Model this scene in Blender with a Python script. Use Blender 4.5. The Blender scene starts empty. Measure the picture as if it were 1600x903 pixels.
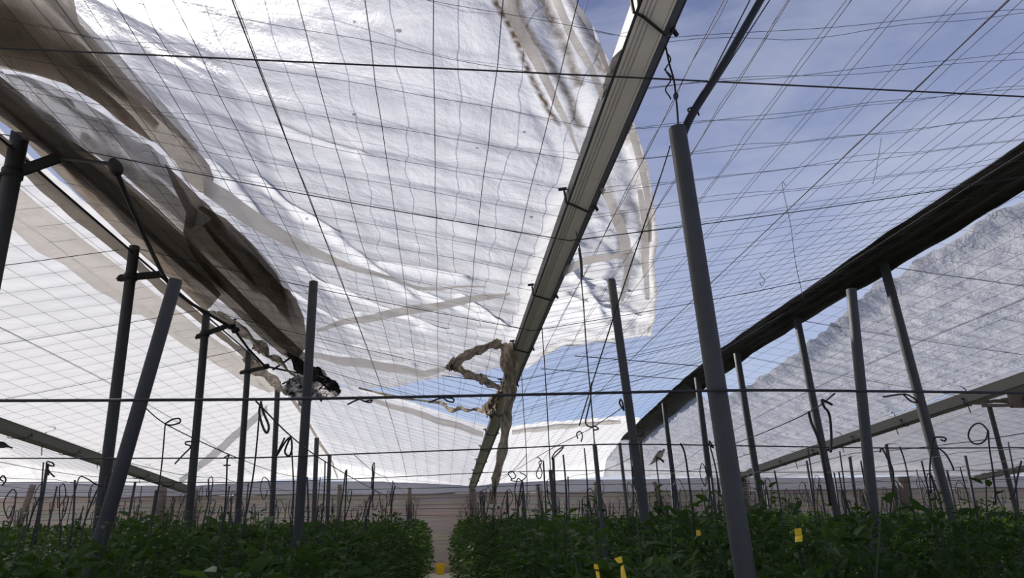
import bpy, math, random
import numpy as np
from mathutils import Vector
random.seed(7); RNG = np.random.default_rng(7)
SC = bpy.context.scene
COL = SC.collection

# ------------------------------------------------------------------ camera model (1600 x 903)
F = 1067.0; PITCH = math.radians(18.48); YAW = math.radians(5.85); ROLL = math.radians(.77); EYE = 1.65
cp, sp = math.cos(PITCH), math.sin(PITCH); cy, sy = math.cos(YAW), math.sin(YAW); cr, sr = math.cos(ROLL), math.sin(ROLL)

def ray(px, py):
    u = (px-800)/F; v = (451.5-py)/F
    u, v = u*cr+v*sr, -u*sr+v*cr
    y = cp-sp*v; z = sp+cp*v
    return (u*cy+y*sy, -u*sy+y*cy, z)
def atX(px, py, X):
    r = ray(px, py); t = X/r[0]; return Vector((X, r[1]*t, EYE+r[2]*t))
def atY(px, py, Y):
    r = ray(px, py); t = Y/r[1]; return Vector((r[0]*t, Y, EYE+r[2]*t))
def atZ(px, py, Z):
    r = ray(px, py); t = (Z-EYE)/r[2]; return Vector((r[0]*t, r[1]*t, Z))
def depth(p):
    return (p[0]*sy+p[1]*cy)*cp+(p[2]-EYE)*sp

# ------------------------------------------------------------------ roof surface of the greenhouse
ZR = ([-5, 12.5, 15.2, 20.4, 22.9, 23.5], [4.62, 4.62, 4.47, 3.9, 3.4, 2.86])
ZG = ([-5, 2.5, 9.5, 23.5], [4.25, 3.97, 3.62, 2.58])
KX = [-21.6, -17, -12.6, -8, -3.5, 1.0, 5.4, 10, 14.4, 19, 23.4]      # valley and ridge lines in turn
KR = [0, 0, 1, 0, 1, 0, 1, 0, 1, 0, 1]
KR[0] = 1
KOFF = [0, 0, 0, .15, 0, 0, 0, .40, 0, .34, 0]
WALL_Y = 23.6
def roof(X, Y):
    X = np.asarray(X, float); Y = np.asarray(Y, float)
    zr = np.interp(Y, *ZR); zg = np.interp(Y, *ZG)
    w = np.interp(X, KX, KR)
    return zg*(1-w)+zr*w+np.interp(X, KX, KOFF)*np.interp(Y, [17, 23.5], [1, .5])
def hit(px, py, off=0.0):
    r = ray(px, py)
    t = np.arange(.5, 60, .01)
    Z = EYE+r[2]*t
    k = np.nonzero(Z >= roof(r[0]*t, r[1]*t)+off)[0]
    t = t[k[0]] if len(k) else 30
    return Vector((r[0]*t, r[1]*t, EYE+r[2]*t))

# ------------------------------------------------------------------ noise
_LAT = RNG.random((256, 256))
def vnoise(x, y):
    xi = np.floor(x).astype(int); yi = np.floor(y).astype(int)
    fx = x-xi; fy = y-yi
    fx = fx*fx*fx*(fx*(fx*6-15)+10); fy = fy*fy*fy*(fy*(fy*6-15)+10)
    g = lambda a, b: _LAT[a & 255, b & 255]
    return (g(xi, yi)*(1-fx)+g(xi+1, yi)*fx)*(1-fy)+(g(xi, yi+1)*(1-fx)+g(xi+1, yi+1)*fx)*fy-.5
def fbm(x, y, n=4):
    s = 0; a = 1
    for i in range(n):
        s = s+a*vnoise(x*2**i+17.3*i, y*2**i+5.1*i); a *= .5
    return s

# ------------------------------------------------------------------ materials
def new_mat(name):
    m = bpy.data.materials.new(name); m.use_nodes = True
    nt = m.node_tree; nt.nodes.clear()
    out = nt.nodes.new('ShaderNodeOutputMaterial')
    return m, nt, out
def N(nt, t, **kw):
    n = nt.nodes.new(t)
    for k, v in kw.items(): setattr(n, k, v)
    return n
def simple(name, col, rough=.6, metal=0., var=.25, scale=8., bump=0., spec=.3):
    m, nt, out = new_mat(name)
    b = N(nt, 'ShaderNodeBsdfPrincipled')
    b.inputs['Roughness'].default_value = rough; b.inputs['Metallic'].default_value = metal
    b.inputs['Specular IOR Level'].default_value = spec
    tc = N(nt, 'ShaderNodeTexCoord'); nz = N(nt, 'ShaderNodeTexNoise')
    nz.inputs['Scale'].default_value = scale; nz.inputs['Detail'].default_value = 5
    nt.links.new(tc.outputs['Object'], nz.inputs['Vector'])
    mx = N(nt, 'ShaderNodeMix', data_type='RGBA')
    mx.inputs[6].default_value = (*[c*(1-var) for c in col], 1); mx.inputs[7].default_value = (*[min(1, c*(1+var)) for c in col], 1)
    nt.links.new(nz.outputs['Fac'], mx.inputs[0]); nt.links.new(mx.outputs[2], b.inputs['Base Color'])
    if bump:
        bp = N(nt, 'ShaderNodeBump'); bp.inputs['Strength'].default_value = bump; bp.inputs['Distance'].default_value = .01
        nt.links.new(nz.outputs['Fac'], bp.inputs['Height']); nt.links.new(bp.outputs['Normal'], b.inputs['Normal'])
    nt.links.new(b.outputs[0], out.inputs[0])
    return m
def film_mat(name, trans, diff, w_trans=.66, w_refr=.2, w_clear=.05, dirt=(.13, .09, .055), speck=.7, bump=.6, stretch=(1, 1), bscale=2.2, haze_rough=.75):
    """Plastic sheeting: mostly diffuse transmission, a forward lobe, a little clear, brown grime by the 'dirt' attribute."""
    m, nt, out = new_mat(name)
    L = nt.links.new
    tc = N(nt, 'ShaderNodeTexCoord')
    mp = N(nt, 'ShaderNodeMapping'); mp.inputs['Scale'].default_value = (stretch[0], stretch[1], 1)
    L(tc.outputs['Object'], mp.inputs['Vector'])
    # grime
    at = N(nt, 'ShaderNodeAttribute', attribute_name='dirt')
    n1 = N(nt, 'ShaderNodeTexNoise'); n1.inputs['Scale'].default_value = 9; n1.inputs['Detail'].default_value = 8; n1.inputs['Roughness'].default_value = .7
    L(mp.outputs[0], n1.inputs['Vector'])
    ad = N(nt, 'ShaderNodeMath', operation='MULTIPLY_ADD'); L(n1.outputs['Fac'], ad.inputs[0]); ad.inputs[1].default_value = 1.1; ad.inputs[2].default_value = -.85
    sm = N(nt, 'ShaderNodeMath', operation='ADD'); L(ad.outputs[0], sm.inputs[0]); L(at.outputs['Fac'], sm.inputs[1])
    cl = N(nt, 'ShaderNodeMapRange'); L(sm.outputs[0], cl.inputs[0]); cl.inputs[1].default_value = 0; cl.inputs[2].default_value = .8
    # specks: leaves and insects lying on the sheet
    vo = N(nt, 'ShaderNodeTexVoronoi'); vo.inputs['Scale'].default_value = 4.5; L(tc.outputs['Object'], vo.inputs['Vector'])
    n2 = N(nt, 'ShaderNodeTexNoise'); n2.inputs['Scale'].default_value = 30; L(tc.outputs['Object'], n2.inputs['Vector'])
    sa = N(nt, 'ShaderNodeMath', operation='MULTIPLY_ADD'); L(n2.outputs['Fac'], sa.inputs[0]); sa.inputs[1].default_value = .22; L(vo.outputs['Distance'], sa.inputs[2])
    sk = N(nt, 'ShaderNodeMapRange'); L(sa.outputs[0], sk.inputs[0]); sk.inputs[1].default_value = .175; sk.inputs[2].default_value = .155
    sk.inputs[3].default_value = 0; sk.inputs[4].default_value = speck
    mxd = N(nt, 'ShaderNodeMath', operation='MAXIMUM'); L(cl.outputs[0], mxd.inputs[0]); L(sk.outputs[0], mxd.inputs[1])
    def colmix(c):
        x = N(nt, 'ShaderNodeMix', data_type='RGBA'); x.inputs[6].default_value = (*c, 1); x.inputs[7].default_value = (*dirt, 1)
        L(mxd.outputs[0], x.inputs[0]); return x.outputs[2]
    # wrinkles
    nb = N(nt, 'ShaderNodeTexNoise'); nb.inputs['Scale'].default_value = bscale; nb.inputs['Detail'].default_value = 6; nb.inputs['Distortion'].default_value = .35
    nb.inputs['Roughness'].default_value = .62
    L(mp.outputs[0], nb.inputs['Vector'])
    bp = N(nt, 'ShaderNodeBump'); bp.inputs['Strength'].default_value = bump; bp.inputs['Distance'].default_value = .12
    L(nb.outputs['Fac'], bp.inputs['Height'])
    tr = N(nt, 'ShaderNodeBsdfTranslucent'); L(colmix(trans), tr.inputs[0]); L(bp.outputs[0], tr.inputs['Normal'])
    df = N(nt, 'ShaderNodeBsdfDiffuse'); L(colmix(diff), df.inputs[0]); L(bp.outputs[0], df.inputs['Normal'])
    rf = N(nt, 'ShaderNodeBsdfRefraction'); rf.inputs['Roughness'].default_value = haze_rough; rf.inputs['IOR'].default_value = 1.25
    L(colmix(trans), rf.inputs[0]); L(bp.outputs[0], rf.inputs['Normal'])
    ct = N(nt, 'ShaderNodeBsdfTransparent')
    m1 = N(nt, 'ShaderNodeMixShader'); m1.inputs[0].default_value = w_trans; L(df.outputs[0], m1.inputs[1]); L(tr.outputs[0], m1.inputs[2])
    m2 = N(nt, 'ShaderNodeMixShader'); m2.inputs[0].default_value = w_refr; L(m1.outputs[0], m2.inputs[1]); L(rf.outputs[0], m2.inputs[2])
    inv = N(nt, 'ShaderNodeMath', operation='MULTIPLY_ADD'); L(mxd.outputs[0], inv.inputs[0]); inv.inputs[1].default_value = -w_clear; inv.inputs[2].default_value = w_clear
    m3 = N(nt, 'ShaderNodeMixShader'); L(inv.outputs[0], m3.inputs[0]); L(m2.outputs[0], m3.inputs[1]); L(ct.outputs[0], m3.inputs[2])
    L(m3.outputs[0], out.inputs[0])
    return m

M = {}
M['film'] = film_mat('white_film', (.88, .87, .87), (.8, .8, .8), w_trans=.76, w_refr=.3, bump=.35)
M['film_end'] = film_mat('end_film', (.90, .89, .89), (.8, .8, .8), w_trans=.78, w_refr=.2, bump=.3, speck=.15)
M['film_left'] = film_mat('left_film', (.90, .885, .87), (.8, .8, .8), w_trans=.78, w_refr=.3, bump=.2, speck=.15)
M['film_mid'] = film_mat('dusty_film', (.66, .65, .66), (.6, .6, .62), w_trans=.65, w_refr=.2, w_clear=.03, bump=1.3, speck=.2, stretch=(1.5, .6), bscale=3.)
M['film_cream'] = film_mat('cream_film', (.80, .755, .70), (.55, .52, .47), w_trans=.8, w_refr=.25, w_clear=.03, bump=.4, speck=.2, dirt=(.22, .17, .12))
M['film_grey_shaded'] = film_mat('shaded_greyed_film', (.42, .42, .45), (.4, .4, .42), w_trans=.55, w_refr=.06, bump=.4, speck=.1, w_clear=.06)  # same greyish film, colour darkened to shade the sun-facing outer right slopes
M['film_grey'] = film_mat('greyed_film', (.58, .58, .61), (.5, .5, .52), w_trans=.55, w_refr=.08, bump=1.1, bscale=3., speck=.1, w_clear=.1)  # greyish plastic, with the right bay's weaker sunlight also put into its colour
M['film_brown'] = film_mat('grimy_film', (.50, .45, .39), (.36, .325, .28), w_trans=.75, w_refr=.15, w_clear=.02, bump=1.3, speck=.2, stretch=(1.6, .35), bscale=2.6)
M['film_grime'] = film_mat('old_grimy_film', (.27, .235, .20), (.20, .175, .15), w_trans=.6, w_refr=.1, w_clear=.01, bump=1.4, speck=.2, stretch=(2.2, .35), bscale=2.6)
M['shred'] = film_mat('shredded_film', (.50, .42, .32), (.40, .34, .26), w_trans=.5, w_refr=.1, w_clear=.02, dirt=(.07, .05, .03), bump=.8, bscale=9)
M['galv'] = simple('galvanised_steel', (.058, .059, .061), rough=.6, metal=.1, var=.22, scale=9, bump=.1)
M['galv_dark'] = simple('dark_steel', (.040, .041, .045), rough=.6, metal=.1, var=.25, scale=9, bump=.1)  # darker steel tone for left posts, stakes and the middle gutter's lips
M['gutter_side'] = simple('dull_gutter_side', (.15, .15, .135), rough=.6, var=.1)
M['zinc_dull'] = simple('dull_zinc_sheet', (.20, .20, .18), rough=.55, var=.1)
M['zinc'] = simple('zinc_sheet', (.88, .86, .82), rough=.45, metal=.0, var=.08, scale=6)
M['dark_iron'] = simple('dark_iron', (.03, .03, .032), rough=.6, metal=.3, var=.3)
M['wire'] = simple('dull_wire', (.07, .07, .08), rough=.6, metal=.3, var=.2)
M['cable'] = simple('twisted_cable', (.035, .035, .04), rough=.6, metal=.2, var=.3, scale=40)
M['rubber'] = simple('black_rubber', (.015, .015, .016), rough=.6, var=.3)
M['wood'] = simple('weathered_timber', (.13, .11, .095), rough=.85, var=.35, scale=14, bump=.3)
M['kerb'] = simple('dusty_kerb', (.30, .25, .19), rough=.9, var=.25, scale=6, bump=.3)
M['yellow'] = simple('yellow_plastic', (.85, .56, .02), rough=.45, var=.1)
M['silver'] = simple('silvery_film', (.7, .7, .74), rough=.3, metal=.2, var=.4, scale=20, bump=.6)
M['stem'] = simple('plant_stem', (.035, .055, .02), rough=.7, var=.3)

def shade_cloth():
    m, nt, out = new_mat('black_plastic')
    b = N(nt, 'ShaderNodeBsdfPrincipled'); b.inputs['Base Color'].default_value = (.006, .006, .007, 1); b.inputs['Roughness'].default_value = .42
    tc = N(nt, 'ShaderNodeTexCoord'); mp = N(nt, 'ShaderNodeMapping'); mp.inputs['Scale'].default_value = (9, 1.2, 4)
    nz = N(nt, 'ShaderNodeTexNoise'); nz.inputs['Scale'].default_value = 2.5; nz.inputs['Detail'].default_value = 6
    nt.links.new(tc.outputs['Object'], mp.inputs[0]); nt.links.new(mp.outputs[0], nz.inputs['Vector'])
    bp = N(nt, 'ShaderNodeBump'); bp.inputs['Strength'].default_value = .8; bp.inputs['Distance'].default_value = .04
    nt.links.new(nz.outputs['Fac'], bp.inputs['Height']); nt.links.new(bp.outputs[0], b.inputs['Normal'])
    nt.links.new(b.outputs[0], out.inputs[0]); return m
M['black'] = shade_cloth()

def leaf_mat(name, a, b_, tr):
    m, nt, out = new_mat(name); L = nt.links.new
    oi = N(nt, 'ShaderNodeObjectInfo'); tc = N(nt, 'ShaderNodeTexCoord')
    nz = N(nt, 'ShaderNodeTexNoise'); nz.inputs['Scale'].default_value = 5; L(tc.outputs['Object'], nz.inputs['Vector'])
    ad = N(nt, 'ShaderNodeMath', operation='MULTIPLY_ADD'); L(oi.outputs['Random'], ad.inputs[0]); ad.inputs[1].default_value = .6; 
    s2 = N(nt, 'ShaderNodeMath', operation='SUBTRACT'); L(nz.outputs['Fac'], s2.inputs[0]); s2.inputs[1].default_value = .3
    L(s2.outputs[0], ad.inputs[2])
    mx = N(nt, 'ShaderNodeMix', data_type='RGBA'); mx.inputs[6].default_value = (*a, 1); mx.inputs[7].default_value = (*b_, 1); L(ad.outputs[0], mx.inputs[0])
    pr = N(nt, 'ShaderNodeBsdfPrincipled'); pr.inputs['Roughness'].default_value = .62; pr.inputs['Specular IOR Level'].default_value = .15; L(mx.outputs[2], pr.inputs['Base Color'])
    t = N(nt, 'ShaderNodeBsdfTranslucent'); t.inputs[0].default_value = (*tr, 1)
    ms = N(nt, 'ShaderNodeMixShader'); ms.inputs[0].default_value = .3; L(pr.outputs[0], ms.inputs[1]); L(t.outputs[0], ms.inputs[2])
    L(ms.outputs[0], out.inputs[0]); return m
M['leaf'] = leaf_mat('pepper_leaf', (.022, .042, .013), (.042, .078, .018), (.06, .12, .016))

def wall_material():
    m, nt, out = new_mat('woven_wall_sheeting'); L = nt.links.new
    tc = N(nt, 'ShaderNodeTexCoord'); sx = N(nt, 'ShaderNodeSeparateXYZ'); L(tc.outputs['Object'], sx.inputs[0])
    n1 = N(nt, 'ShaderNodeTexNoise'); n1.inputs['Scale'].default_value = .8; n1.inputs['Detail'].default_value = 5; L(tc.outputs['Object'], n1.inputs['Vector'])
    mp = N(nt, 'ShaderNodeMapping'); mp.inputs['Scale'].default_value = (1, 1, 16); L(tc.outputs['Object'], mp.inputs[0])
    n2 = N(nt, 'ShaderNodeTexNoise'); n2.inputs['Scale'].default_value = 1.0; n2.inputs['Detail'].default_value = 4; L(mp.outputs[0], n2.inputs['Vector'])
    c1 = N(nt, 'ShaderNodeMix', data_type='RGBA'); c1.inputs[6].default_value = (.52, .47, .42, 1); c1.inputs[7].default_value = (.70, .65, .60, 1); L(n1.outputs['Fac'], c1.inputs[0])
    c2 = N(nt, 'ShaderNodeMix', data_type='RGBA', blend_type='MULTIPLY'); c2.inputs[0].default_value = .5; L(c1.outputs[2], c2.inputs[6]); L(n2.outputs['Color'], c2.inputs[7])
    d = N(nt, 'ShaderNodeBsdfDiffuse'); t = N(nt, 'ShaderNodeBsdfTranslucent')
    L(c2.outputs[2], d.inputs[0]); L(c2.outputs[2], t.inputs[0])
    bp = N(nt, 'ShaderNodeBump'); bp.inputs['Strength'].default_value = .6; bp.inputs['Distance'].default_value = .05; L(n2.outputs['Fac'], bp.inputs['Height']); L(bp.outputs[0], d.inputs['Normal'])
    ms = N(nt, 'ShaderNodeMixShader'); ms.inputs[0].default_value = .22; L(d.outputs[0], ms.inputs[1]); L(t.outputs[0], ms.inputs[2]); L(ms.outputs[0], out.inputs[0])
    return m
M['wall'] = wall_material()
M['wall_band'] = film_mat('wall_flap_film', (.22, .22, .26), (.30, .30, .35), w_trans=.25, w_refr=.05, w_clear=.03, bump=.3, speck=0)
M['soil'] = simple('pale_sand', (.60, .54, .44), rough=.95, var=.35, scale=3, bump=.5)

# ------------------------------------------------------------------ object helpers
def link_mesh(name, V, Fc, mat, parent=None, smooth=False):
    me = bpy.data.meshes.new(name)
    me.from_pydata([tuple(map(float, v)) for v in V], [], [tuple(map(int, f)) for f in Fc])
    if mat is not None: me.materials.append(mat)
    if smooth: me.polygons.foreach_set('use_smooth', [True]*len(me.polygons))
    me.update()
    o = bpy.data.objects.new(name, me); COL.objects.link(o)
    if parent is not None:
        o.parent = parent
    return o
def tag(o, label, cat, group=None, kind=None):
    o['label'] = label; o['category'] = cat
    if group: o['group'] = group
    if kind: o['kind'] = kind
    return o
def struct(o, label=None, cat=None):
    o['kind'] = 'structure'
    if label: o['label'] = label
    if cat: o['category'] = cat
    return o
def thing(name, label, cat, loc=(0, 0, 0), group=None):
    o = bpy.data.objects.new(name, None); COL.objects.link(o); o.location = loc; o.empty_display_size = .1
    return tag(o, label, cat, group)
class MB:
    """Collects shapes for ONE mesh."""
    def __init__(s, origin=(0, 0, 0)): s.V = []; s.F = []; s.o = Vector(origin)
    def add(s, V, Fc):
        b = len(s.V); s.V += [Vector(v)-s.o for v in V]; s.F += [tuple(b+i for i in f) for f in Fc]
    def tube(s, pts, r, n=8, cap=True):
        pts = [Vector(p) for p in pts]; m = len(pts)
        rs = r if isinstance(r, (list, tuple)) else [r]*m
        V = []; Fc = []
        ref = None
        for i, p in enumerate(pts):
            t = (pts[min(i+1, m-1)]-pts[max(i-1, 0)])
            if t.length < 1e-9: t = Vector((0, 0, 1))
            t.normalize()
            if ref is None:
                ref = t.orthogonal().normalized()
            ref = ref-t*ref.dot(t)
            if ref.length < 1e-4: ref = t.orthogonal()
            ref.normalize()
            b = t.cross(ref)
            for k in range(n):
                a = 2*math.pi*k/n
                V.append(p+(ref*math.cos(a)+b*math.sin(a))*rs[i])
        for i in range(m-1):
            for k in range(n):
                Fc.append((i*n+k, i*n+(k+1) % n, (i+1)*n+(k+1) % n, (i+1)*n+k))
        if cap: Fc.append(tuple(range(n-1, -1, -1))); Fc.append(tuple((m-1)*n+k for k in range(n)))
        s.add(V, Fc); return s
    def box(s, a, b, w, h, up=(0, 0, 1)):
        """bar from a to b, w across, h along up"""
        a = Vector(a); b = Vector(b); t = (b-a).normalized(); up = Vector(up); up = (up-t*up.dot(t)).normalized(); x = t.cross(up)
        V = []
        for p in (a, b):
            for (i, j) in ((-1, -1), (1, -1), (1, 1), (-1, 1)):
                V.append(p+x*i*w/2+up*j*h/2)
        s.add(V, [(3, 2, 1, 0), (4, 5, 6, 7), (0, 1, 5, 4), (1, 2, 6, 5), (2, 3, 7, 6), (3, 0, 4, 7)]); return s
    def build(s, name, mat, parent=None, smooth=False, loc=True):
        o = link_mesh(name, s.V, s.F, mat, parent, smooth)
        if parent is None and loc: o.location = s.o
        return o
def smooth_poly(pts, k=6):
    """Catmull-Rom through the points."""
    P = [Vector(p) for p in pts]; out = []
    for i in range(len(P)-1):
        a = P[max(i-1, 0)]; b = P[i]; c = P[i+1]; d = P[min(i+2, len(P)-1)]
        for j in range(k):
            t = j/k
            out.append(.5*((2*b)+(c-a)*t+(2*a-5*b+4*c-d)*t*t+(3*b-a-3*c+d)*t**3))
    out.append(P[-1]); return out

def tubes_np(lines, rads, n=4):
    """Many thin tubes -> V, F arrays (for one netting)."""
    Vs = []; Fs = []; base = 0
    for P, r in zip(lines, rads):
        P = np.asarray(P, float); m = len(P)
        T = np.gradient(P, axis=0); T /= np.linalg.norm(T, axis=1)[:, None]
        ref = np.array([0, 0, 1.]); B = np.cross(T, ref); B /= np.linalg.norm(B, axis=1)[:, None]; C = np.cross(B, T)
        a = 2*np.pi*np.arange(n)/n
        V = P[:, None, :]+r*(B[:, None, :]*np.cos(a)[None, :, None]+C[:, None, :]*np.sin(a)[None, :, None])
        Vs.append(V.reshape(-1, 3))
        i = np.arange(m-1)[:, None]; k = np.arange(n)[None, :]
        q = np.stack([i*n+k, i*n+(k+1) % n, (i+1)*n+(k+1) % n, (i+1)*n+k], -1).reshape(-1, 4)+base
        Fs.append(q); base += m*n
    return np.concatenate(Vs), np.concatenate(Fs)
def mesh_np(name, V, Q, mat, parent=None, smooth=False, attr=None):
    me = bpy.data.meshes.new(name); k = Q.shape[1]
    me.vertices.add(len(V)); me.vertices.foreach_set('co', np.asarray(V, np.float32).ravel())
    me.loops.add(Q.size); me.loops.foreach_set('vertex_index', Q.astype(np.int32).ravel())
    me.polygons.add(len(Q)); me.polygons.foreach_set('loop_start', np.arange(0, Q.size, k, dtype=np.int32)); me.polygons.foreach_set('loop_total', np.full(len(Q), k, np.int32))
    if smooth: me.polygons.foreach_set('use_smooth', np.ones(len(Q), bool))
    me.update(calc_edges=True); me.validate()
    if attr is not None and len(me.vertices) == len(attr):
        a = me.attributes.new('dirt', 'FLOAT', 'POINT'); a.data.foreach_set('value', np.asarray(attr, np.float32))
    me.materials.append(mat)
    o = bpy.data.objects.new(name, me); COL.objects.link(o)
    if parent is not None: o.parent = parent
    return o

# ------------------------------------------------------------------ sheets of film
def in_poly(x, y, P):
    c = np.zeros(x.shape, bool); j = len(P)-1
    for i in range(len(P)):
        xi, yi = P[i]; xj, yj = P[j]
        k = ((yi > y) != (yj > y)) & (x < (xj-xi)*(y-yi)/(yj-yi+1e-12)+xi)
        c ^= k; j = i
    return c
def near_poly(x, y, P, closed=True):
    bd = np.full(x.shape, 1e9); bx = x.copy(); by = y.copy()
    n = len(P)
    for i in range(n if closed else n-1):
        ax, ay = P[i]; cx, cy_ = P[(i+1) % n]; dx, dy = cx-ax, cy_-ay; l2 = dx*dx+dy*dy+1e-12
        t = np.clip(((x-ax)*dx+(y-ay)*dy)/l2, 0, 1); qx = ax+t*dx; qy = ay+t*dy
        d = np.hypot(x-qx, y-qy); k = d < bd
        bd = np.where(k, d, bd); bx = np.where(k, qx, bx); by = np.where(k, qy, by)
    return bd, bx, by
def sheet(name, outline, hfn, cell, mat, parent=None, dirt=None):
    P = [(float(a), float(b)) for a, b in outline]
    xs = np.array([p[0] for p in P]); ys = np.array([p[1] for p in P])
    cx, cyy = (cell, cell) if not isinstance(cell, tuple) else cell
    gx = np.arange(xs.min()-cx, xs.max()+2*cx, cx); gy = np.arange(ys.min()-cyy, ys.max()+2*cyy, cyy)
    X, Y = np.meshgrid(gx, gy, indexing='ij')
    ins = in_poly(X, Y, P)
    use = ins[:-1, :-1] | ins[1:, :-1] | ins[:-1, 1:] | ins[1:, 1:]
    x = X.ravel().copy(); y = Y.ravel().copy(); fl = ins.ravel()
    idx = np.arange(X.size).reshape(X.shape)
    q = np.stack([idx[:-1, :-1], idx[1:, :-1], idx[1:, 1:], idx[:-1, 1:]], -1)[use]
    used = np.unique(q)
    out = used[~fl[used]]
    _, bx, by = near_poly(x[out], y[out], P)
    x[out] = bx; y[out] = by
    remap = np.full(X.size, -1); remap[used] = np.arange(len(used)); q = remap[q]
    x = x[used]; y = y[used]
    z = hfn(x, y)
    d = dirt(x, y) if dirt is not None else np.zeros_like(x)
    return mesh_np(name, np.stack([x, y, z], 1), q, mat, parent, True, d)
def px_outline(pts, off=0.0, sub=3):
    out = []
    n = len(pts)
    for i in range(n):
        a = pts[i]; b = pts[(i+1) % n]
        for j in range(sub):
            t = j/sub; p = hit(a[0]+(b[0]-a[0])*t, a[1]+(b[1]-a[1])*t, off); out.append((p.x, p.y))
    return out
NETX, NETY = .35, .40
def pillow(x, y, amp=.02):
    return amp*(np.abs(np.sin(np.pi*y/NETY))**.7)*(.6+.4*np.abs(np.sin(np.pi*x/NETX)))

# ================================================================== SETTING
def quad(name, c, mat): return link_mesh(name, c, [(0, 1, 2, 3)], mat)
MBf = MB(); MBf.box((0, -6, -.1), (0, 30, -.1), 60, .2); struct(MBf.build('floor', M['soil']), 'pale sandy floor of the greenhouse', 'floor')
wl = MB(); wl.box((-24, WALL_Y+.05, 1.2), (26, WALL_Y+.05, 1.2), .06, 2.46); w = struct(wl.build('wall_far', M['wall']), 'beige woven sheeting wall at the far end', 'wall')
# upper flap of the far wall
gx = np.arange(-24, 26.01, .25); zs = [2.84, 2.72, 2.60, 2.48, 2.42]
V = []; Q = []
for i, x in enumerate(gx):
    for j, z in enumerate(zs):
        V.append((x, WALL_Y-.02-.015*math.sin(j*1.3)+.012*math.sin(x*3.1+j), z+.02*math.sin(x*.8)+(.02*math.sin(x*2.6) if j == 4 else 0)))
for i in range(len(gx)-1):
    for j in range(4): Q.append((i*5+j, (i+1)*5+j, (i+1)*5+j+1, i*5+j+1))
fl = link_mesh('trim_1', V, Q, M['wall_band'], None, True); struct(fl, 'greyish plastic flap along the top of the far wall', 'trim')
kb = MB(); kb.box((-24, WALL_Y-.08, .09), (26, WALL_Y-.08, .09), .2, .18); struct(kb.build('trim_2', M['kerb']), 'low earthen kerb at the foot of the far wall', 'trim')

# ================================================================== ROOF FILM
ridge_mid = [(-3.42, 13.2), (-3.42, 9), (-3.42, 5), (-3.42, .6)]
edge_px = [(835, 577), (858, 562), (880, 550), (905, 552), (930, 546), (946, 547), (963, 549), (976, 541), (1000, 535), (1019, 537), (1026, 505), (1028, 470), (1024, 430), (1029, 395), (1025, 350), (1020, 310), (1010, 268),
           (990, 205), (962, 130), (942, 85), (916, 40), (893, 0), (868, -60), (840, -150), (810, -300)]
low_px = [(440, 545), (470, 565), (505, 592), (540, 607), (580, 608), (620, 609), (660, 600), (690, 594), (715, 592), (740, 590), (770, 580), (792, 574), (822, 580)]
edge_xy = [tuple(hit(*p)[:2]) for p in edge_px]
low_xy = [tuple(hit(*p)[:2]) for p in low_px]
outline_mid = [(-3.62, .6), (-3.62, 12.6)]+low_xy+edge_xy+[(.0, .6)]
dirt_lines = [[tuple(hit(*p)[:2]) for p in L] for L in (
    [(745, -60), (770, 0), (790, 40), (812, 85), (822, 112), (836, 142), (852, 167), (872, 196)],
    [(800, -20), (815, 40), (835, 80), (865, 120), (890, 160), (905, 200)],
    [(840, -20), (865, 40), (885, 90), (905, 140)],
    [(895, 10), (915, 60), (940, 110), (955, 135)],
    [(975, 215), (1000, 260), (1010, 300)], [(950, 310), (962, 350), (975, 372)], [(995, 330), (1005, 380), (1000, 420)],
    [(985, 320), (968, 400), (970, 440)])]
edge_line = edge_xy
def mid_h(x, y):
    z = roof(x, y)+.012+.24*np.clip((-1.4-x)/.8, 0, 1)*np.clip((11.6-y)/2.2, 0, 1)
    z = z+.035*(.5+fbm(x*.9, y*1.6, 4))+.02*np.abs(fbm(x*2+9, y*5, 3))
    d, _, _ = near_poly(x, y, edge_line, False)
    b = lambda a, c: np.clip((x-a)/(c-a), 0, 1); dl_, _, _ = near_poly(x, y, low_xy, False); z = z+.40*b(.8, 1.15)*(1-b(1.1, 2.9))*np.clip(d/1.1, 0, 1)*np.clip(dl_/1.2, 0, 1)
    k = np.clip(1-d/.75, 0, 1); z = z+pillow(x, y, .022)*(1-k)
    z = z+k*(.05*(np.abs(np.sin(d*13+3.5*fbm(x*.8, y*.8, 3)))-.5)+.03*fbm(d*9+4, y*1.0, 3))+.10*np.clip(1-d/.12, 0, 1)*np.clip((y-2)/4, 0, 1)
    m = np.clip((x-.9)/.5, 0, 1); z = z+m*(1-k)*(.13*(1-2*np.abs(fbm(x*1.5+3, y*1.1, 3)))-.05+.03*np.abs(fbm(x*5, y*4, 2)))
    # long creases where the sheet is pulled tight
    for (a, b, amp, w) in creases:
        dl, _, _ = near_poly(x, y, [a, b], False); z = z+1.35*amp*np.exp(-(dl/(.65*w))**2)
    return z
creases = []
for a, b, amp, w_ in [((470, 440), (680, 520), .05, .12), ((520, 380), (640, 470), .04, .1), ((640, 460), (760, 505), .05, .1), ((480, 555), (640, 575), .06, .12),
                      ((560, 545), (700, 560), .04, .1), ((720, 470), (790, 520), .05, .08), ((400, 300), (520, 372), .05, .09), ((560, 500), (700, 490), .04, .08), ((600, 420), (720, 440), .05, .09), ((440, 210), (560, 250), .03, .08), ((660, 520), (790, 528), .06, .1), ((430, 480), (560, 520), .05, .1), ((880, 520), (1010, 505), .06, .08), ((870, 440), (940, 520), .05, .07), ((840, 480), (1000, 470), .05, .12), ((850, 530), (960, 500), .05, .1), ((330, 300), (420, 390), .06, .15)]:
    creases.append((tuple(hit(*a)[:2]), tuple(hit(*b)[:2]), amp, w_))
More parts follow.
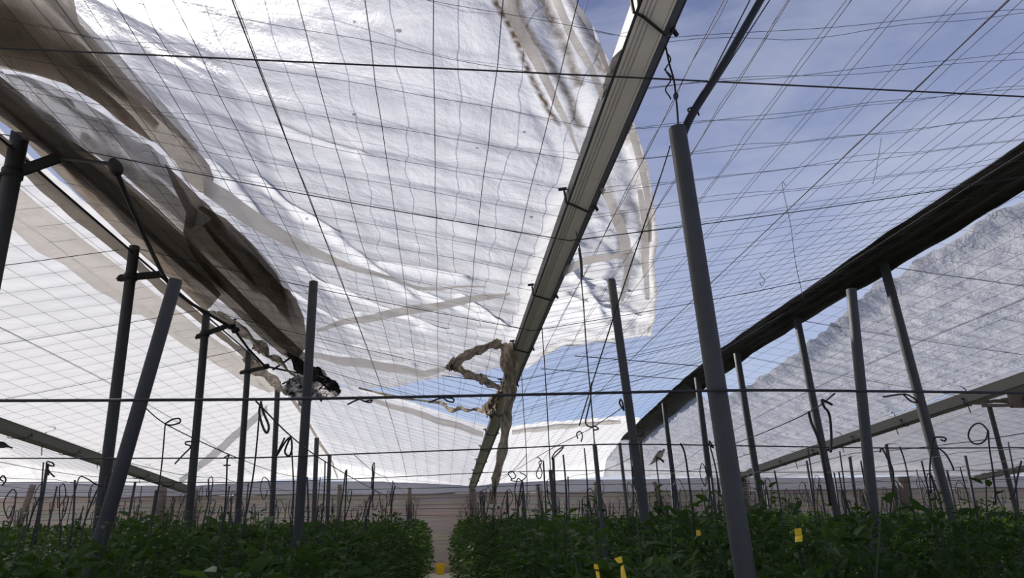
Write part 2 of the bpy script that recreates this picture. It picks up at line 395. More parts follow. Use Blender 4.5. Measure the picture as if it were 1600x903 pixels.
def mid_dirt(x, y):
    d = np.zeros_like(x)
    for i, L in enumerate(dirt_lines):
        q, _, _ = near_poly(x, y, L, False); d = np.maximum(d, (1.25 if i == 0 else .95 if i < 4 else .7)*np.exp(-(q/(.04 if i else .022))**2))
    q, _, _ = near_poly(x, y, edge_line, False); d = np.maximum(d, .8*np.exp(-(q/.045)**2)); d = np.maximum(d, np.clip(1-q/.55, 0, 1)*(.30+1.1*fbm(q*14, y*1.1, 3)))
    q, _, _ = near_poly(x, y, low_xy, False); d = np.maximum(d, .42*np.exp(-(q/.25)**2))
    return d
film_mid = thing('plastic_film', 'large torn white plastic sheet sagging on the wires over the central bay', 'plastic sheet')
sheet('main_sheet', outline_mid, mid_h, .035, M['film'], film_mid, mid_dirt)

def folded(name, pts, off, amp, mat, parent, axis_amp=.03, freq=9, cell=.05, dirt=.1):
    def h(x, y):
        return roof(x, y)+off+amp*fbm(x*2.2, y*.7, 4)+axis_amp*np.sin(x*freq*2+2.5*fbm(x, y*.8, 2))
    return sheet(name, px_outline(pts), h, cell, mat, parent, lambda x, y: dirt+.8*fbm(x*6, y*.4, 4))
# second layers of the central sheet: turned-over strips
def strip(name, pts, wid, off, mat, parent):
    top = [(x, y-w/2) for (x, y), w in zip(pts, wid)]; bot = [(x, y+w/2) for (x, y), w in zip(pts, wid)]
    return folded(name, top+bot[::-1], off, .02, mat, parent, .01, 4, .04, .05)
strip('overlap_strip', [(495, 513), (533, 504), (599, 490), (679, 477), (759, 463), (797, 455)], [5, 9, 13, 13, 10, 4], -.015, M['film_cream'], film_mid)
strip('turned_fold', [(318, 286), (360, 312), (400, 340), (433, 362), (466, 380), (500, 394), (550, 414), (606, 434), (650, 447), (690, 449), (760, 444)],
      [30, 36, 30, 24, 20, 17, 9, 7, 6, 4, 3], -.02, M['film_cream'], film_mid)
strip('turned_fold', [(880, 421), (915, 402), (960, 395), (990, 392)], [14, 12, 9, 4], -.02, M['film_cream'], film_mid)
strip('bottom_hem', [(486, 552), (540, 562), (600, 570), (660, 582), (700, 574)], [8, 14, 14, 12, 6], -.02, M['film_cream'], film_mid)

def edge_fold(pts, wid, mat, off=.0):
    L_ = [(x-w/2, y) for (x, y), w in zip(pts, wid)]; R_ = [(x+w/2, y) for (x, y), w in zip(pts, wid)]
    folded('edge_fold', L_+R_[::-1], off, .03, mat, film_mid, .012, 14, .03, .15)
edge_fold([(835, -60), (868, 0), (892, 50), (915, 95), (938, 140), (950, 175)], [14, 16, 14, 13, 12, 5], M['film_cream'])
edge_fold([(762, -60), (788, 0), (812, 45), (836, 92), (858, 135), (880, 180), (905, 240)], [10, 20, 20, 18, 15, 10, 4], M['film_cream'])
edge_fold([(876, -40), (900, 5), (922, 45), (940, 85), (954, 118)], [5, 8, 9, 9, 6], M['film_cream'])
edge_fold([(958, 140), (985, 200), (1003, 262), (1014, 320), (1016, 380)], [8, 12, 11, 10, 5], M['film_cream'])
edge_fold([(940, 290), (958, 325), (975, 370), (982, 420), (972, 470)], [8, 16, 18, 14, 5], M['film_cream'])
edge_fold([(1000, 300), (1010, 350), (1008, 410), (1012, 470)], [8, 14, 12, 6], M['film_cream'])
bundle = thing('bunched_film', 'grimy brown bunched plastic folded along the ridge above the left posts', 'plastic sheet')
def crush(name, pts, off, amp, mat, parent, cell=.03, dirt=.05, fx=2.6, fy=.75, seed=0., hang=0.):
    """creased film: long soft folds running along the rolled direction"""
    O = px_outline(pts)
    def h(x, y):
        u = (x*.93+y*.12)
        r = 1-2*np.abs(fbm(u*fx+seed, y*fy*.55+seed*1.7, 3))*1.5
        d, _, _ = near_poly(x, y, O); k = np.clip(d/.16, 0, 1)
        return roof(x, y)+off+np.maximum(0, amp*(.4+.6*r)*k+.3*amp*k*fbm(u*8+seed, y*2.2, 3))
    return sheet(name, O, h, cell, mat, parent, lambda x, y: dirt+1.1*fbm(x*6+y*.7+seed, y*.5, 4))
crush('upper_fold', [(-90, -90), (103, -90), (108, 10), (118, 55), (150, 90), (200, 145), (250, 195), (300, 245), (325, 275), (332, 295), (326, 316), (312, 316), (290, 300), (270, 268), (240, 240), (215, 228), (180, 205), (150, 178), (100, 150), (50, 136), (0, 126), (-90, 100)],
      .10, .12, M['film_brown'], bundle, hang=.12, seed=1.)
crush('upper_fold', [(-90, -20), (-10, 10), (40, 30), (90, 90), (150, 140), (205, 190), (240, 232), (200, 208), (150, 168), (100, 140), (50, 124), (0, 112), (-90, 85)],
      .05, .06, M['film_brown'], bundle, seed=4., hang=.05)
crush('grey_fold', [(-90, 110), (0, 128), (60, 148), (130, 190), (200, 226), (255, 256), (280, 300), (300, 330), (330, 352), (300, 372), (250, 330), (200, 290), (150, 255), (95, 225), (40, 180), (-90, 125)],
      .07, .12, M['film_mid'], bundle, fx=4., fy=1.4, seed=7.)
crush('under_fold', [(255, 262), (290, 296), (312, 318), (345, 350), (380, 384), (410, 418), (440, 452), (462, 472), (474, 500), (480, 545), (466, 562), (440, 548), (410, 520), (375, 484), (330, 442), (300, 405), (285, 370), (290, 340), (270, 300)],
      .05, .13, M['film_grime'], bundle, seed=11., hang=.05)
crush('under_fold', [(-90, 60), (-10, 128), (30, 156), (70, 195), (110, 226), (165, 268), (225, 318), (290, 376), (345, 430), (400, 484), (450, 530), (478, 556), (470, 575), (440, 556), (405, 528), (365, 490), (320, 452), (270, 410), (220, 362), (160, 306), (95, 250), (40, 205), (-90, 100)],
      .03, .08, M['film_grime'], bundle, seed=15., fx=4, hang=.0)
crush('ridge_roll', [(-90, 95), (0, 165), (60, 215), (120, 262), (200, 330), (260, 385), (330, 442), (345, 462), (322, 490), (270, 442), (205, 385), (120, 305), (30, 214), (-90, 130)],
      .02, .07, M['film_grime'], bundle, dirt=.25, seed=19., fx=5)

def fold_layer(pts, wid, off, mat, seed):
    top = [(x+w*.35, y-w/2) for (x, y), w in zip(pts, wid)]; bot = [(x-w*.35, y+w/2) for (x, y), w in zip(pts, wid)]
    crush('fold_layer', top+bot[::-1], off, .06, mat, bundle, .03, .1, 4, .5, seed)
G = M['film_grime']; B = M['film_brown']; W_ = M['film_mid']
fold_layer([(-80, -30), (0, 40), (60, 75), (120, 128), (180, 176), (240, 232)], [20, 34, 30, 24, 18, 8], .20, B, 31.)
fold_layer([(-80, 30), (0, 85), (70, 112), (130, 150), (190, 190)], [30, 40, 34, 26, 8], .22, G, 32.)
fold_layer([(60, 30), (100, 62), (150, 112), (210, 172), (262, 222), (305, 265)], [8, 18, 20, 22, 16, 6], .18, W_, 33.)
fold_layer([(-60, 150), (20, 200), (90, 248), (160, 300), (230, 360), (300, 420), (350, 462)], [14, 22, 26, 30, 34, 28, 10], .14, G, 34.)
fold_layer([(120, 235), (180, 275), (240, 322), (300, 378), (350, 420), (400, 470)], [8, 18, 26, 26, 20, 8], .16, B, 35.)
fold_layer([(300, 345), (340, 380), (380, 420), (420, 462), (455, 510)], [10, 30, 34, 30, 10], .16, G, 36.)
fold_layer([(330, 372), (370, 398), (410, 438), (445, 478), (466, 520)], [6, 14, 16, 14, 6], .20, W_, 37.)
fold_layer([(20, 150), (70, 172), (130, 208), (190, 244), (240, 284), (285, 330)], [5, 12, 18, 20, 18, 6], .18, W_, 38.)
fold_layer([(-60, 105), (20, 178), (70, 214), (120, 258), (180, 312), (205, 340)], [10, 22, 24, 20, 14, 5], .12, G, 39.)
# left bays
def bay_h(amp=.018, a2=.03, off=.012):
    return lambda x, y: roof(x, y)+off+pillow(x, y, amp)+a2*(.5+fbm(x*1.1, y*1.5, 3))
film_left = thing('plastic_film', 'bright white plastic roofing on the slope left of the tall left post row', 'plastic sheet')
sheet('main_sheet', [(-8, .5), (-3.56, .5), (-3.56, 9.0), (-2.8, 10.0), (-2.75, 14.2), (-3.56, 15.2), (-3.56, 23.4), (-8, 23.4)], bay_h(), (.09, .08), M['film_left'], film_left)
folded('grimy_edge', [(-90, 160), (0, 238), (60, 292), (130, 352), (200, 408), (250, 452), (300, 492), (340, 525), (400, 572), (440, 606), (434, 600), (388, 549), (322, 489), (205, 386), (120, 306), (20, 214), (-90, 125)],
       -.03, .05, M['film_grime'], film_left, .03, 9, .05, .1)
folded('loose_layer', [(-90, 215), (0, 262), (60, 318), (120, 362), (180, 408), (270, 478), (330, 522), (390, 566), (440, 608), (420, 612), (372, 590), (320, 558), (275, 528), (215, 482), (205, 492), (185, 470), (150, 452), (100, 408), (60, 388), (0, 335), (-90, 285)],
       -.02, .04, M['film_cream'], film_left, .015, 6, .06, .0)
strip('slack_fold', [(280, 752), (310, 728), (345, 700), (380, 668), (418, 636)], [10, 14, 16, 16, 12], -.02, M['film_grey'], film_left)
for a, b, lab in ((-12.6, -8, 'white plastic roofing rising beyond the left valley gutter'), (-17, -12.6, 'white plastic roofing falling away two slopes left of the gutter'), (-21.6, -17, 'white plastic roofing at the far left, three slopes past the gutter')):
    struct(sheet('ceiling', [(a, 5), (b, 5), (b, 23.5), (a, 23.5)], bay_h(), (.15, .1), M['film_left']), lab, 'roof')
# end of the central bay
endtop = [(452, 606), (500, 612), (560, 612), (620, 628), (690, 652), (760, 672), (800, 672), (840, 666), (900, 662), (975, 655), (1010, 668)]
et = [tuple(hit(*p)[:2]) for p in endtop]
et[0] = (-3.6, et[0][1])
def end_h(x, y):
    q, _, _ = near_poly(x, y, et, False)
    return roof(x, y)+.012+pillow(x, y, .025)+.03*(.5+fbm(x*1.1, y*1.3, 3))+.05*np.exp(-(q/.12)**2)
film_end = thing('plastic_film', 'white plastic roofing sloping down to the far wall below the gap of sky', 'plastic sheet')
sheet('main_sheet', et+[(5.46, et[-1][1]+.3), (5.46, 23.5), (-3.6, 23.5)], end_h, .08, M['film_end'], film_end, lambda x, y: .38*np.exp(-(near_poly(x, y, et, False)[0]/.3)**2))
strip('rolled_hem', [(560, 618), (620, 634), (690, 656), (755, 676)], [6, 9, 11, 9], -.03, M['film_cream'], film_end)
strip('rolled_hem', [(800, 672), (850, 667), (910, 661), (970, 657)], [9, 9, 8, 6], -.03, M['film_cream'], film_end)
strip('ridge_hem', [(450, 612), (478, 650), (497, 688), (515, 712), (528, 745)], [10, 10, 8, 8, 8], -.03, M['film_brown'], film_end)
# right bays
rt = [(1700, 292), (1600, 335), (1540, 366), (1490, 398), (1440, 420), (1405, 448), (1370, 462), (1320, 510), (1280, 540), (1230, 575), (1180, 606), (1120, 640)]
rtx = [tuple(hit(*p)[:2]) for p in rt]
def right_h(x, y):
    q, _, _ = near_poly(x, y, rtx, False)
    return roof(x, y)+.012+pillow(x, y, .03)+.05*(.5+fbm(x*1.3, y*1.6, 4))+.10*np.exp(-(q/.2)**2)*(1+fbm(x*2, y*2, 3))+.04*fbm(x*3, y*4, 3)
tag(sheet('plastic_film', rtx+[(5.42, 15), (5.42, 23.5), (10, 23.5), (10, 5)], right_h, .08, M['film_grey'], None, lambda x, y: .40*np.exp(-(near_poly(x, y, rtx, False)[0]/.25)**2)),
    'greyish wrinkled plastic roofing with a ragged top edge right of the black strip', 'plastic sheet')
for a, b, lab in ((10, 14.4, 'greyish plastic roofing rising beyond the right valley gutter'), (14.4, 19, 'greyish plastic roofing falling away two slopes right of the gutter'), (19, 23.4, 'greyish plastic roofing at the far right, beyond the second right gutter')):
    struct(sheet('ceiling', [(a, 6), (b, 6), (b, 23.5), (a, 23.5)], bay_h(.025, .05), (.15, .1), M['film_grey_shaded']), lab, 'roof')

# black plastic strip over the right ridge
V = []; Q = []
ys = np.arange(2.5, 20.9, .12); prof = np.linspace(0, 1, 15)
def xl(y): return np.interp(y, [2, 5, 8, 12.4, 17, 20.8], [4.78, 4.88, 4.98, 5.25, 5.36, 5.40])
def xr(y): return np.interp(y, [2, 5.5, 8, 11, 14, 17, 20.8], [5.52, 5.60, 5.74, 5.90, 6.02, 6.1, 6.1])
for y in ys:
    for t in prof:
        x = xl(y)*(1-t)+xr(y)*t; z = np.interp(y, *ZR)
        sag = -.20*(t-.45)**2*1.2+.05
        V.append((x, y, z+.015+sag+.03*float(fbm(np.array(x*5.), np.array(y*1.2), 3))+.012*math.sin(t*26+y*.7)))
n = len(prof)
for i in range(len(ys)-1):
    for j in range(n-1): Q.append((i*n+j, i*n+j+1, (i+1)*n+j+1, (i+1)*n+j))
tag(link_mesh('black_plastic_strip', V, Q, M['black'], None, True), 'long black plastic strip draped over the right ridge on top of the posts', 'plastic sheet')

# ================================================================== WIRE NETTING
def netting(x0, x1, y0, y1, ox, oy, dz, rl, rt_, lab, wob=.012, group=None):
    lines = []; rads = []
    for x in np.arange(math.ceil((x0-ox)/NETX)*NETX+ox, x1, NETX):
        yy = np.arange(y0, y1, .4); xx = x+wob*np.array([random.uniform(-1, 1) for _ in yy])*.6
        lines.append(np.stack([xx, yy, roof(xx, yy)+dz], 1)); rads.append(rl)
    for y in np.arange(math.ceil((y0-oy)/NETY)*NETY+oy, y1, NETY):
        xx = np.arange(x0, x1+.01, NETX/2); yy = y+wob*(np.sin(xx*random.uniform(1.5, 3.2)+random.uniform(0, 6))+.6*np.sin(xx*random.uniform(4, 7)+random.uniform(0, 6)))*1.1
        lines.append(np.stack([xx, yy, roof(xx, yy)+dz], 1)); rads.append(rt_)
    V, Q = tubes_np(lines, rads)
    return tag(mesh_np('wire_netting', V, Q, M['wire']), lab, 'wire netting', group)
netting(-3.5, 1, 1.2, 23.5, -.09, 0, -.012, .0026, .0018, 'straight grid of thin wires under the sagging central white sheet')
netting(1, 5.4, 1.2, 23.5, -.09, 0, -.012, .0026, .0018, 'bare grid of thin wires against the blue sky right of the central gutter')
netting(-3.5, 1, 1.2, 14, -.02, .13, .13, .0022, .0016, 'crooked upper wire grid showing as lines through the central white sheet', .05)
netting(1, 5.4, 1.2, 14, -.02, .19, .10, .0024, .0018, 'upper wire grid doubled above the bare one against the blue sky', .03)
netting(-8, -3.5, 1.2, 23.5, 0, 0, -.012, .0022, .0016, 'grid of thin wires under the bright white roofing on the left')
netting(5.4, 10, 1.2, 23.5, 0, 0, -.012, .0022, .0016, 'grid of thin wires under the greyish roofing right of the black strip')
netting(-17, -8, 8, 23.5, 0, 0, -.012, .0022, .0016, 'grid of thin wires under the white roofing beyond the left gutter')
netting(10, 19, 8, 23.5, 0, 0, -.012, .0022, .0016, 'grid of thin wires under the greyish roofing beyond the right gutter')

# ================================================================== GUTTERS
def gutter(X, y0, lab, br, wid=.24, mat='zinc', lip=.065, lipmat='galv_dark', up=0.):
    g = thing('valley_gutter', lab, 'gutter', (X, 0, 0))
    a = -wid/2
    ys = [y0, 2.5, 4, 6, 8, 9.5, 12, 15, 18, 21, 23.45]
    ys = [y for y in ys if y >= y0]
    def sweep(name, pr, mt, th=.004):
        pr2 = pr+[(x, z+th) for x, z in pr[::-1]]; n = len(pr2); V = []; Q = []
        for y in ys:
            for x, z in pr2: V.append((x, y, float(np.interp(y, *ZG))+z-.035+up))
        for i in range(len(ys)-1):
            for j in range(n): Q.append((i*n+j, i*n+(j+1) % n, (i+1)*n+(j+1) % n, (i+1)*n+j))
        Q.append(tuple(range(n-1, -1, -1))); Q.append(tuple((len(ys)-1)*n+k for k in range(n)))
        link_mesh(name, V, Q, M[mt], g)
    base = [(a+.012, 0)]
    for x in (a+.030, a+.052, a+.074):
        base += [(x, 0), (x+.003, .014), (x+.008, .014), (x+.011, 0)]
    base += [(.035, 0), (.038, .008), (.042, 0), (wid/2-.068, 0)]
    sweep('channel', base, mat)
    sweep('side_lip', [(wid/2-.068, 0), (wid/2-.060, .006), (wid/2-.004, lip-.005), (wid/2+.008, lip)], lipmat)  # shade on the sloped side wall is put into its darker material
    sweep('side_lip', [(a-.006, max(.09, lip)), (a, .012), (a+.012, 0)], lipmat)
    for y in br:
        z = float(np.interp(y, *ZG))-.04+up
        b = MB((X, 0, 0))
        b.tube([(X+a-.03, y-.14, z+.11), (X+a-.015, y-.13, z+.0), (X+a+.03, y-.12, z-.010), (X+.06, y-.0, z-.010), (X+.10, y+.03, z+.02), (X+wid/2+.012, y+.05, z+.09)], .0085, 6)
        b.tube([(X+a-.07, y-.14, z+.10), (X+a-.01, y-.14, z+.11)], .012, 6)
        b.tube([(X+wid/2-.01, y+.05, z+.09), (X+wid/2+.02, y+.05, z+.03)], .012, 6)
        b.build('bracket', M['dark_iron'], g)
    return g
brY = [2.72, 4.6, 6.5, 8.4, 10.3, 12.2, 14.1, 16, 17.9, 19.8, 21.7]
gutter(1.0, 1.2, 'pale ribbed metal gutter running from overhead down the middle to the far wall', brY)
gutter(-8, 6, 'dark metal gutter falling towards the far wall between the left slopes', brY[3:], .30, 'zinc_dull', .17, 'gutter_side', -.04)
gutter(10, 6, 'metal gutter falling towards the far wall between the right slopes', brY[3:], .30, 'zinc_dull', .20, 'gutter_side', .19)
gutter(19, 10, 'short distant stretch of gutter at the far right below the other right gutter', brY[5:], .30, 'zinc_dull', .25, 'gutter_side', .15)

# ================================================================== POSTS
def pipe(top, bot, r, name, mat, parent=None, origin=None):
    o = origin if origin is not None else bot
    m = MB(o); n = 20
    t = (top-bot).normalized()
    m.tube([bot, bot.lerp(top, .25), bot.lerp(top, .5), bot.lerp(top, .75), top-t*.004, top], [r, r, r, r, r, r*.93], n, cap=False)
    m.tube([top, top-t*.04], [r*.93, r*.86], n, cap=True)
    return m.build(name, mat, parent, True)
def post(top_px, bot_px, wpx, lab, X=None, Y=None, mat='galv', arm=None, group=None, name='steel_post'):
    top = atX(*top_px, X) if X is not None else atY(*top_px, Y)
    b = atY(*bot_px, top.y)
    base = b+(b-top)*((b.z-0)/(top.z-b.z))
    r = wpx*depth(top)/(2*F)
    if arm is None:
        o = pipe(top, base, r, name, M[mat]); tag(o, lab, 'post', group)
        return top, base, r
    e = thing(name, lab, 'post', base, group)
    pipe(top, base, r, 'shaft', M[mat], e, base)
    s0, s1 = atY(*arm[0], top.y), atY(*arm[1], top.y+arm[3])
    t = (top-base).normalized(); q = base+t*((s0.z-base.z)/t.z)
    m = MB(base); m.box(q-(s1-q).normalized()*(r+.05), s1, .035, arm[2])
    m.build('arm', M['dark_iron'], e)
    m = MB(base); m.tube([q-t*.035, q+t*.035], r+.012, 16); cl = m.build('clamp', M['dark_iron'], e, True)
    d = (s1-q).normalized()
    m = MB(base); m.tube([q-d*(r+.085), q-d*(r+.01)], .012, 8); m.tube([q-d*(r+.06)+t*.03, q-d*(r+.06)-t*.03], .016, 8); m.build('bolt', M['dark_iron'], cl)
    return top, base, r
tA, bA, rA = post((1058, 200), (1165, 903), 27, 'thick grey steel post in the right foreground with a wire to the gutter', Y=2.94)
tC, bC, rC = post((490, 440), (462, 903), 13.5, 'dark upright steel post standing alone left of the aisle', Y=6, mat='galv_dark')
tB, bB, rB = post((955, 437), (1020, 903), 13, 'slim grey post left of the thick foreground post, leaning slightly', Y=6)
tL, bL, rL = post((275, 437), (140, 903), 20, 'dark post at the left leaning strongly to the right', Y=4.6, mat='galv_dark')
tD, bD, rD = post((1330, 452), (1375, 903), 15, 'grey post with a flat bare top just under the black strip', Y=4.9)
left_posts = []
for tp, bp_, w, arm, lab in (
        ((32, 208), (-12, 430), 25, ((25, 272), (92, 246), .085, .05), 'nearest tall post under the left ridge, cut by the picture edge'),
        ((210, 385), (155, 820), 15.5, ((203, 433), (256, 428), .075, .05), 'second tall post under the left ridge, just behind the strongly leaning post'),
        ((323, 487), (293, 830), 11.5, ((319, 522), (358, 508), .07, .05), 'third post under the left ridge, right of the leaning post'),
        ((389, 547), (371, 815), 9, ((386, 580), (420, 573), .065, .05), 'fourth post under the left ridge, with a short arm near its top'),
        ((434, 601), (425, 800), 8, None, 'fifth post under the left ridge, just left of the lone upright post')):
    left_posts.append(post(tp, bp_, w, lab, X=-3.52, mat='galv_dark', arm=arm))
post((495, 684), (490, 820), 7, 'sixth post of the left ridge row, right of the lone upright post', X=-3.45, mat='galv_dark')
post((515, 712), (511, 825), 6, 'last post of the left ridge row before the far wall', X=-3.45, mat='galv_dark')
right_posts = []
for tp, bp_, w, lab in (((1381, 413), (1480, 785), 14, 'leaning post under the black strip, nearest of the right ridge row'), ((1245, 497), (1310, 825), 11, 'second leaning post under the black strip behind the flat topped post'),
                        ((1151, 552), (1195, 820), 10, 'third post under the black strip, right of the thick foreground post'), ((1089, 590), (1117, 811), 9, 'fourth post under the black strip, left of the thick foreground post'),
                        ((1037, 630), (1060, 810), 7, 'slender fifth post under the low far end of the black strip')):
    right_posts.append(post(tp, bp_, w, lab, X=5.42))
post((968, 692), (982, 815), 5, 'thin post at the far tip of the black strip', X=5.42)
post((1000, 690), (1012, 815), 6, 'thin post half hidden behind the slim leaning grey post', X=5.6)
t1, _, _ = post((929, 694), (946, 865), 7, 'short anchor stake under the gutter, tied to a long hanging wire', Y=4.64, name='anchor_stake')
t2, _, _ = post((860, 734), (868, 825), 6, 'shorter anchor stake further along under the gutter', Y=6.63, name='anchor_stake')
post((1545, 632), (1585, 785), 7, 'far right post with plastic scraps on its top', X=12.6)
post((1383, 685), (1395, 752), 5, 'distant post behind the nearest black strip post', X=14.4)
post((1327, 708), (1336, 772), 4.5, 'distant post left of the flat topped grey post', Y=22.6)
# wall posts
for tp, bp_, w, mat, lab in (((738, 764), (742, 840), 11, 'wood', 'dark timber post carrying the far end of the middle gutter'), ((640, 762), (641, 832), 6, 'wood', 'thin wall post midway between the middle gutter and the left ridge'),
                             ((531, 757), (529, 822), 7, 'wood', 'wall post at the foot of the left ridge'), ((254, 760), (246, 838), 14, 'wood', 'broad timber wall post below the left gutter'),
                             ((304, 765), (297, 842), 11, 'wood', 'dark wall post at the end of the left gutter'), ((52, 757), (24, 838), 9, 'wood', 'leaning wall post at the far left'),
                             ((840, 756), (850, 822), 7, 'wood', 'leaning wall post with a dark knot right of the middle gutter'), ((1022, 753), (1045, 822), 7, 'wood', 'leaning wall post behind the slim grey post'),
                             ((1162, 748), (1168, 820), 10, 'wood', 'wall post at the end of the right gutter'), ((1412, 745), (1420, 810), 16, 'wood', 'broad dark wall post behind the black strip posts on the right'),
                             ((930, 753), (932, 820), 5, 'wood', 'thin wall post between the middle gutter and the slim grey post'), ((752, 775), (757, 835), 6, 'wood', 'thin timber prop beside the post of the middle gutter')):
    post(tp, bp_, w, lab, Y=23.2, mat=mat, name='wall_post')

# drive shaft and arms along the left ridge
def curve_thing(name, lab, cat, pts, r, mat, n=6, sm=True, group=None, k=6):
    P = smooth_poly(pts, k) if sm else [Vector(p) for p in pts]
    m = MB(P[0]); m.tube(P, r, n); o = m.build(name, M[mat], None, True)
    return tag(o, lab, cat, group)
sh = thing('vent_shaft', 'black rod running along the arms of the left ridge posts', 'rod', atY(180, 262, 5.2))
o0 = sh.location
m = MB(o0); m.tube([atY(92, 246, 5.35), atY(172, 256, 5.0), atY(181, 262, 5.0)], .016, 8); m.build('crank_rod', M['dark_iron'], sh, True)
m = MB(o0); m.tube([atY(176, 250, 5.0), atY(179, 258, 5.0), atY(183, 266, 5.0), atY(185, 272, 5.0)], [.03, .05, .05, .03], 10); m.build('joint', M['dark_iron'], sh, True)
m = MB(o0); m.tube([atY(181, 266, 5.0), atY(195, 300, 5.35), atY(226, 370, 6.3), atY(254, 428, 7.3)], .021, 8); m.build('rod', M['dark_iron'], sh, True)
m = MB(o0); m.tube([atY(254, 428, 7.3), atY(270, 452, 7.9), atY(300, 475, 8.7), atY(345, 502, 9.7), atY(362, 512, 9.9)], .021, 8); m.build('rod', M['dark_iron'], sh, True)
m = MB(o0); m.tube([atY(364, 512, 10.1), atY(388, 545, 11.2), atY(414, 572, 12.3), atY(466, 583, 13.0)], .019, 8); m.build('rod', M['dark_iron'], sh, True)
for a, b, y in (((366, 500), (379, 489), 10.4), ((394, 545), (420, 522), 11.6), ((426, 578), (458, 556), 12.4), ((441, 600), (470, 585), 12.9)):
    m = MB(o0); m.tube([atY(*a, y), atY(*b, y)], .018, 8); m.build('vent_arm', M['dark_iron'], sh, True)
for p, y in (((362, 510), 10.1), ((368, 516), 10.1), ((416, 572), 12.3)):
    m = MB(o0); c = atY(*p, y); m.tube([c-Vector((.05, 0, .02)), c, c+Vector((.05, 0, .02))], [.03, .05, .03], 10); m.build('joint', M['dark_iron'], sh, True)

# pipe and wires on the thick foreground post
ptop = tA+Vector((.03, .0, -.03)); pend = atZ(1200, -20, 4.5)
curve_thing('stay_pipe', 'dark pipe slanting up from the top of the thick foreground post', 'pipe', [ptop, ptop.lerp(pend, .12)+Vector((0, 0, .02)), ptop.lerp(pend, .5), pend], .021, 'dark_iron', 10)
for i, (a, b, lab) in enumerate(((tA+Vector((.05, 0, .02)), atZ(1182, -20, 4.52), 'thin wire running just above the dark slanting pipe'), (atY(1086, 180, 3.0), atZ(1206, -5, 4.5), 'thin wire hugging the underside of the dark slanting pipe'))):
    curve_thing('stay_wire', lab, 'wire', [a, b], .004, 'cable', 5, False)
ring = [atY(1082+7*math.cos(a), 172+4*math.sin(a), 3.02) for a in np.linspace(0, 6.3, 14)]+[atY(1092, 180, 3.0)]
curve_thing('wire_clip', 'small wire clip wrapped round the dark slanting pipe', 'clip', ring, .005, 'dark_iron', 5)
hw = thing('hanger_wire', 'twisted wire hanging from the gutter to the thick foreground post', 'wire', atY(1040, 72, 2.9))
m = MB(hw.location); m.tube(smooth_poly([atY(1040, 72, 2.9), atY(1046, 100, 2.92), atY(1053, 125, 2.93), atY(1056, 150, 2.94), atY(1058, 170, 2.94), atY(1060, 200, 2.94)]), .005, 6); m.build('strand', M['cable'], hw)
m = MB(hw.location); m.tube([atY(1044+4*math.sin(t*14), 85+t*70, 2.9) for t in np.linspace(0, 1, 40)], .004, 5); m.build('strand', M['cable'], hw)
m = MB(hw.location); m.tube([atY(1038, 108, 2.9), atY(1048, 118, 2.9), atY(1054, 126, 2.9)], .004, 5); m.tube([atY(1056+3*math.cos(a), 150+5*math.sin(a), 2.9) for a in np.linspace(0, 6.4, 14)], .004, 5); m.build('loose_end', M['cable'], hw)
curve_thing('hanger_wire', 'long wire hanging from the gutter down to the short anchor stake', 'wire', [atY(900, 362, 4.64), atY(907, 395, 4.64), atY(908, 432, 4.64), atY(912, 480, 4.64), atY(916, 540, 4.64), atY(923, 620, 4.64), t1], .0045, 'cable', 6)
curve_thing('tie_bar', 'thick twisted part of the wire hung from the gutter', 'wire', [atY(905, 388, 4.6), atY(908, 410, 4.6), atY(909, 432, 4.6)], .010, 'cable', 6)
curve_thing('hanger_wire', 'second hanging wire, from the gutter to the shorter anchor stake', 'wire', [atY(846, 500, 6.63), atY(848, 530, 6.63), atY(851, 570, 6.63), atY(855, 640, 6.63), t2], .005, 'cable', 6)
curve_thing('hanger_wire', 'third hanging wire, close to the torn strip below the gutter', 'wire', [atY(815, 585, 8.4), atY(818, 640, 8.4), atY(822, 700, 8.4), atY(824, 780, 8.4)], .0045, 'cable', 6)

for pts, lab in (([(1228, 290), (1222, 288), (1235, 350), (1243, 410), (1256, 470)], 'thin broken wire hanging against the blue sky right of the thick post'), ([(1187, 425), (1190, 432), (1195, 438), (1190, 447), (1187, 440)], 'tiny curled wire end hanging against the blue sky'),
                 ([(1377, 215), (1372, 250), (1365, 283), (1362, 287)], 'short loose wire hanging against the sky near the black strip')):
    curve_thing('loose_wire', lab, 'wire', [atY(a, b, 5.2) for a, b in pts], .0026, 'cable', 5)
curve_thing('ridge_cable', 'thick dark cable along the left ridge under the bunched plastic', 'cable', [(-3.5, y, float(np.interp(y, *ZR))-.10) for y in np.arange(1.2, 15, .9)], .012, 'cable', 6, False)
# ================================================================== CABLES
curve_thing('cable', 'dark twisted cable crossing high over the whole view below the gutter', 'cable', [atY(-90, 70, 3.0), atY(0, 75, 3.0), atY(800, 112, 3.0), atY(1600, 151, 3.0), atY(1700, 156, 3.0)], .0048, 'cable', 6, False)
def wavy(px, Y, sag=0): return [atY(a, b, Y) for a, b in px]
curve_thing('cable', 'thick dark cable at post height crossing in front of all posts', 'cable', wavy([(-100, 626), (0, 626), (240, 625), (480, 623), (800, 617), (1140, 610), (1350, 611), (1600, 614), (1700, 615)], 2.88), .0062, 'cable', 8)
curve_thing('cable', 'second lower dark cable crossing at the lone upright post', 'cable', wavy([(-60, 716), (0, 716), (200, 716), (400, 715), (560, 709), (800, 700), (960, 694), (1190, 697), (1400, 700), (1660, 699)], 5.9), .0055, 'cable', 8)
curve_thing('cable', 'third thin cable crossing just above the flap of the far wall', 'cable', wavy([(-40, 754), (200, 753), (400, 753), (600, 746), (800, 737), (1000, 735), (1200, 738), (1640, 733)], 9.3), .005, 'cable', 6)
curve_thing('cable', 'fourth distant cable crossing level with the grey wall flap', 'cable', wavy([(-40, 770), (300, 768), (600, 764), (900, 757), (1200, 755), (1640, 748)], 12.8), .005, 'cable', 6)
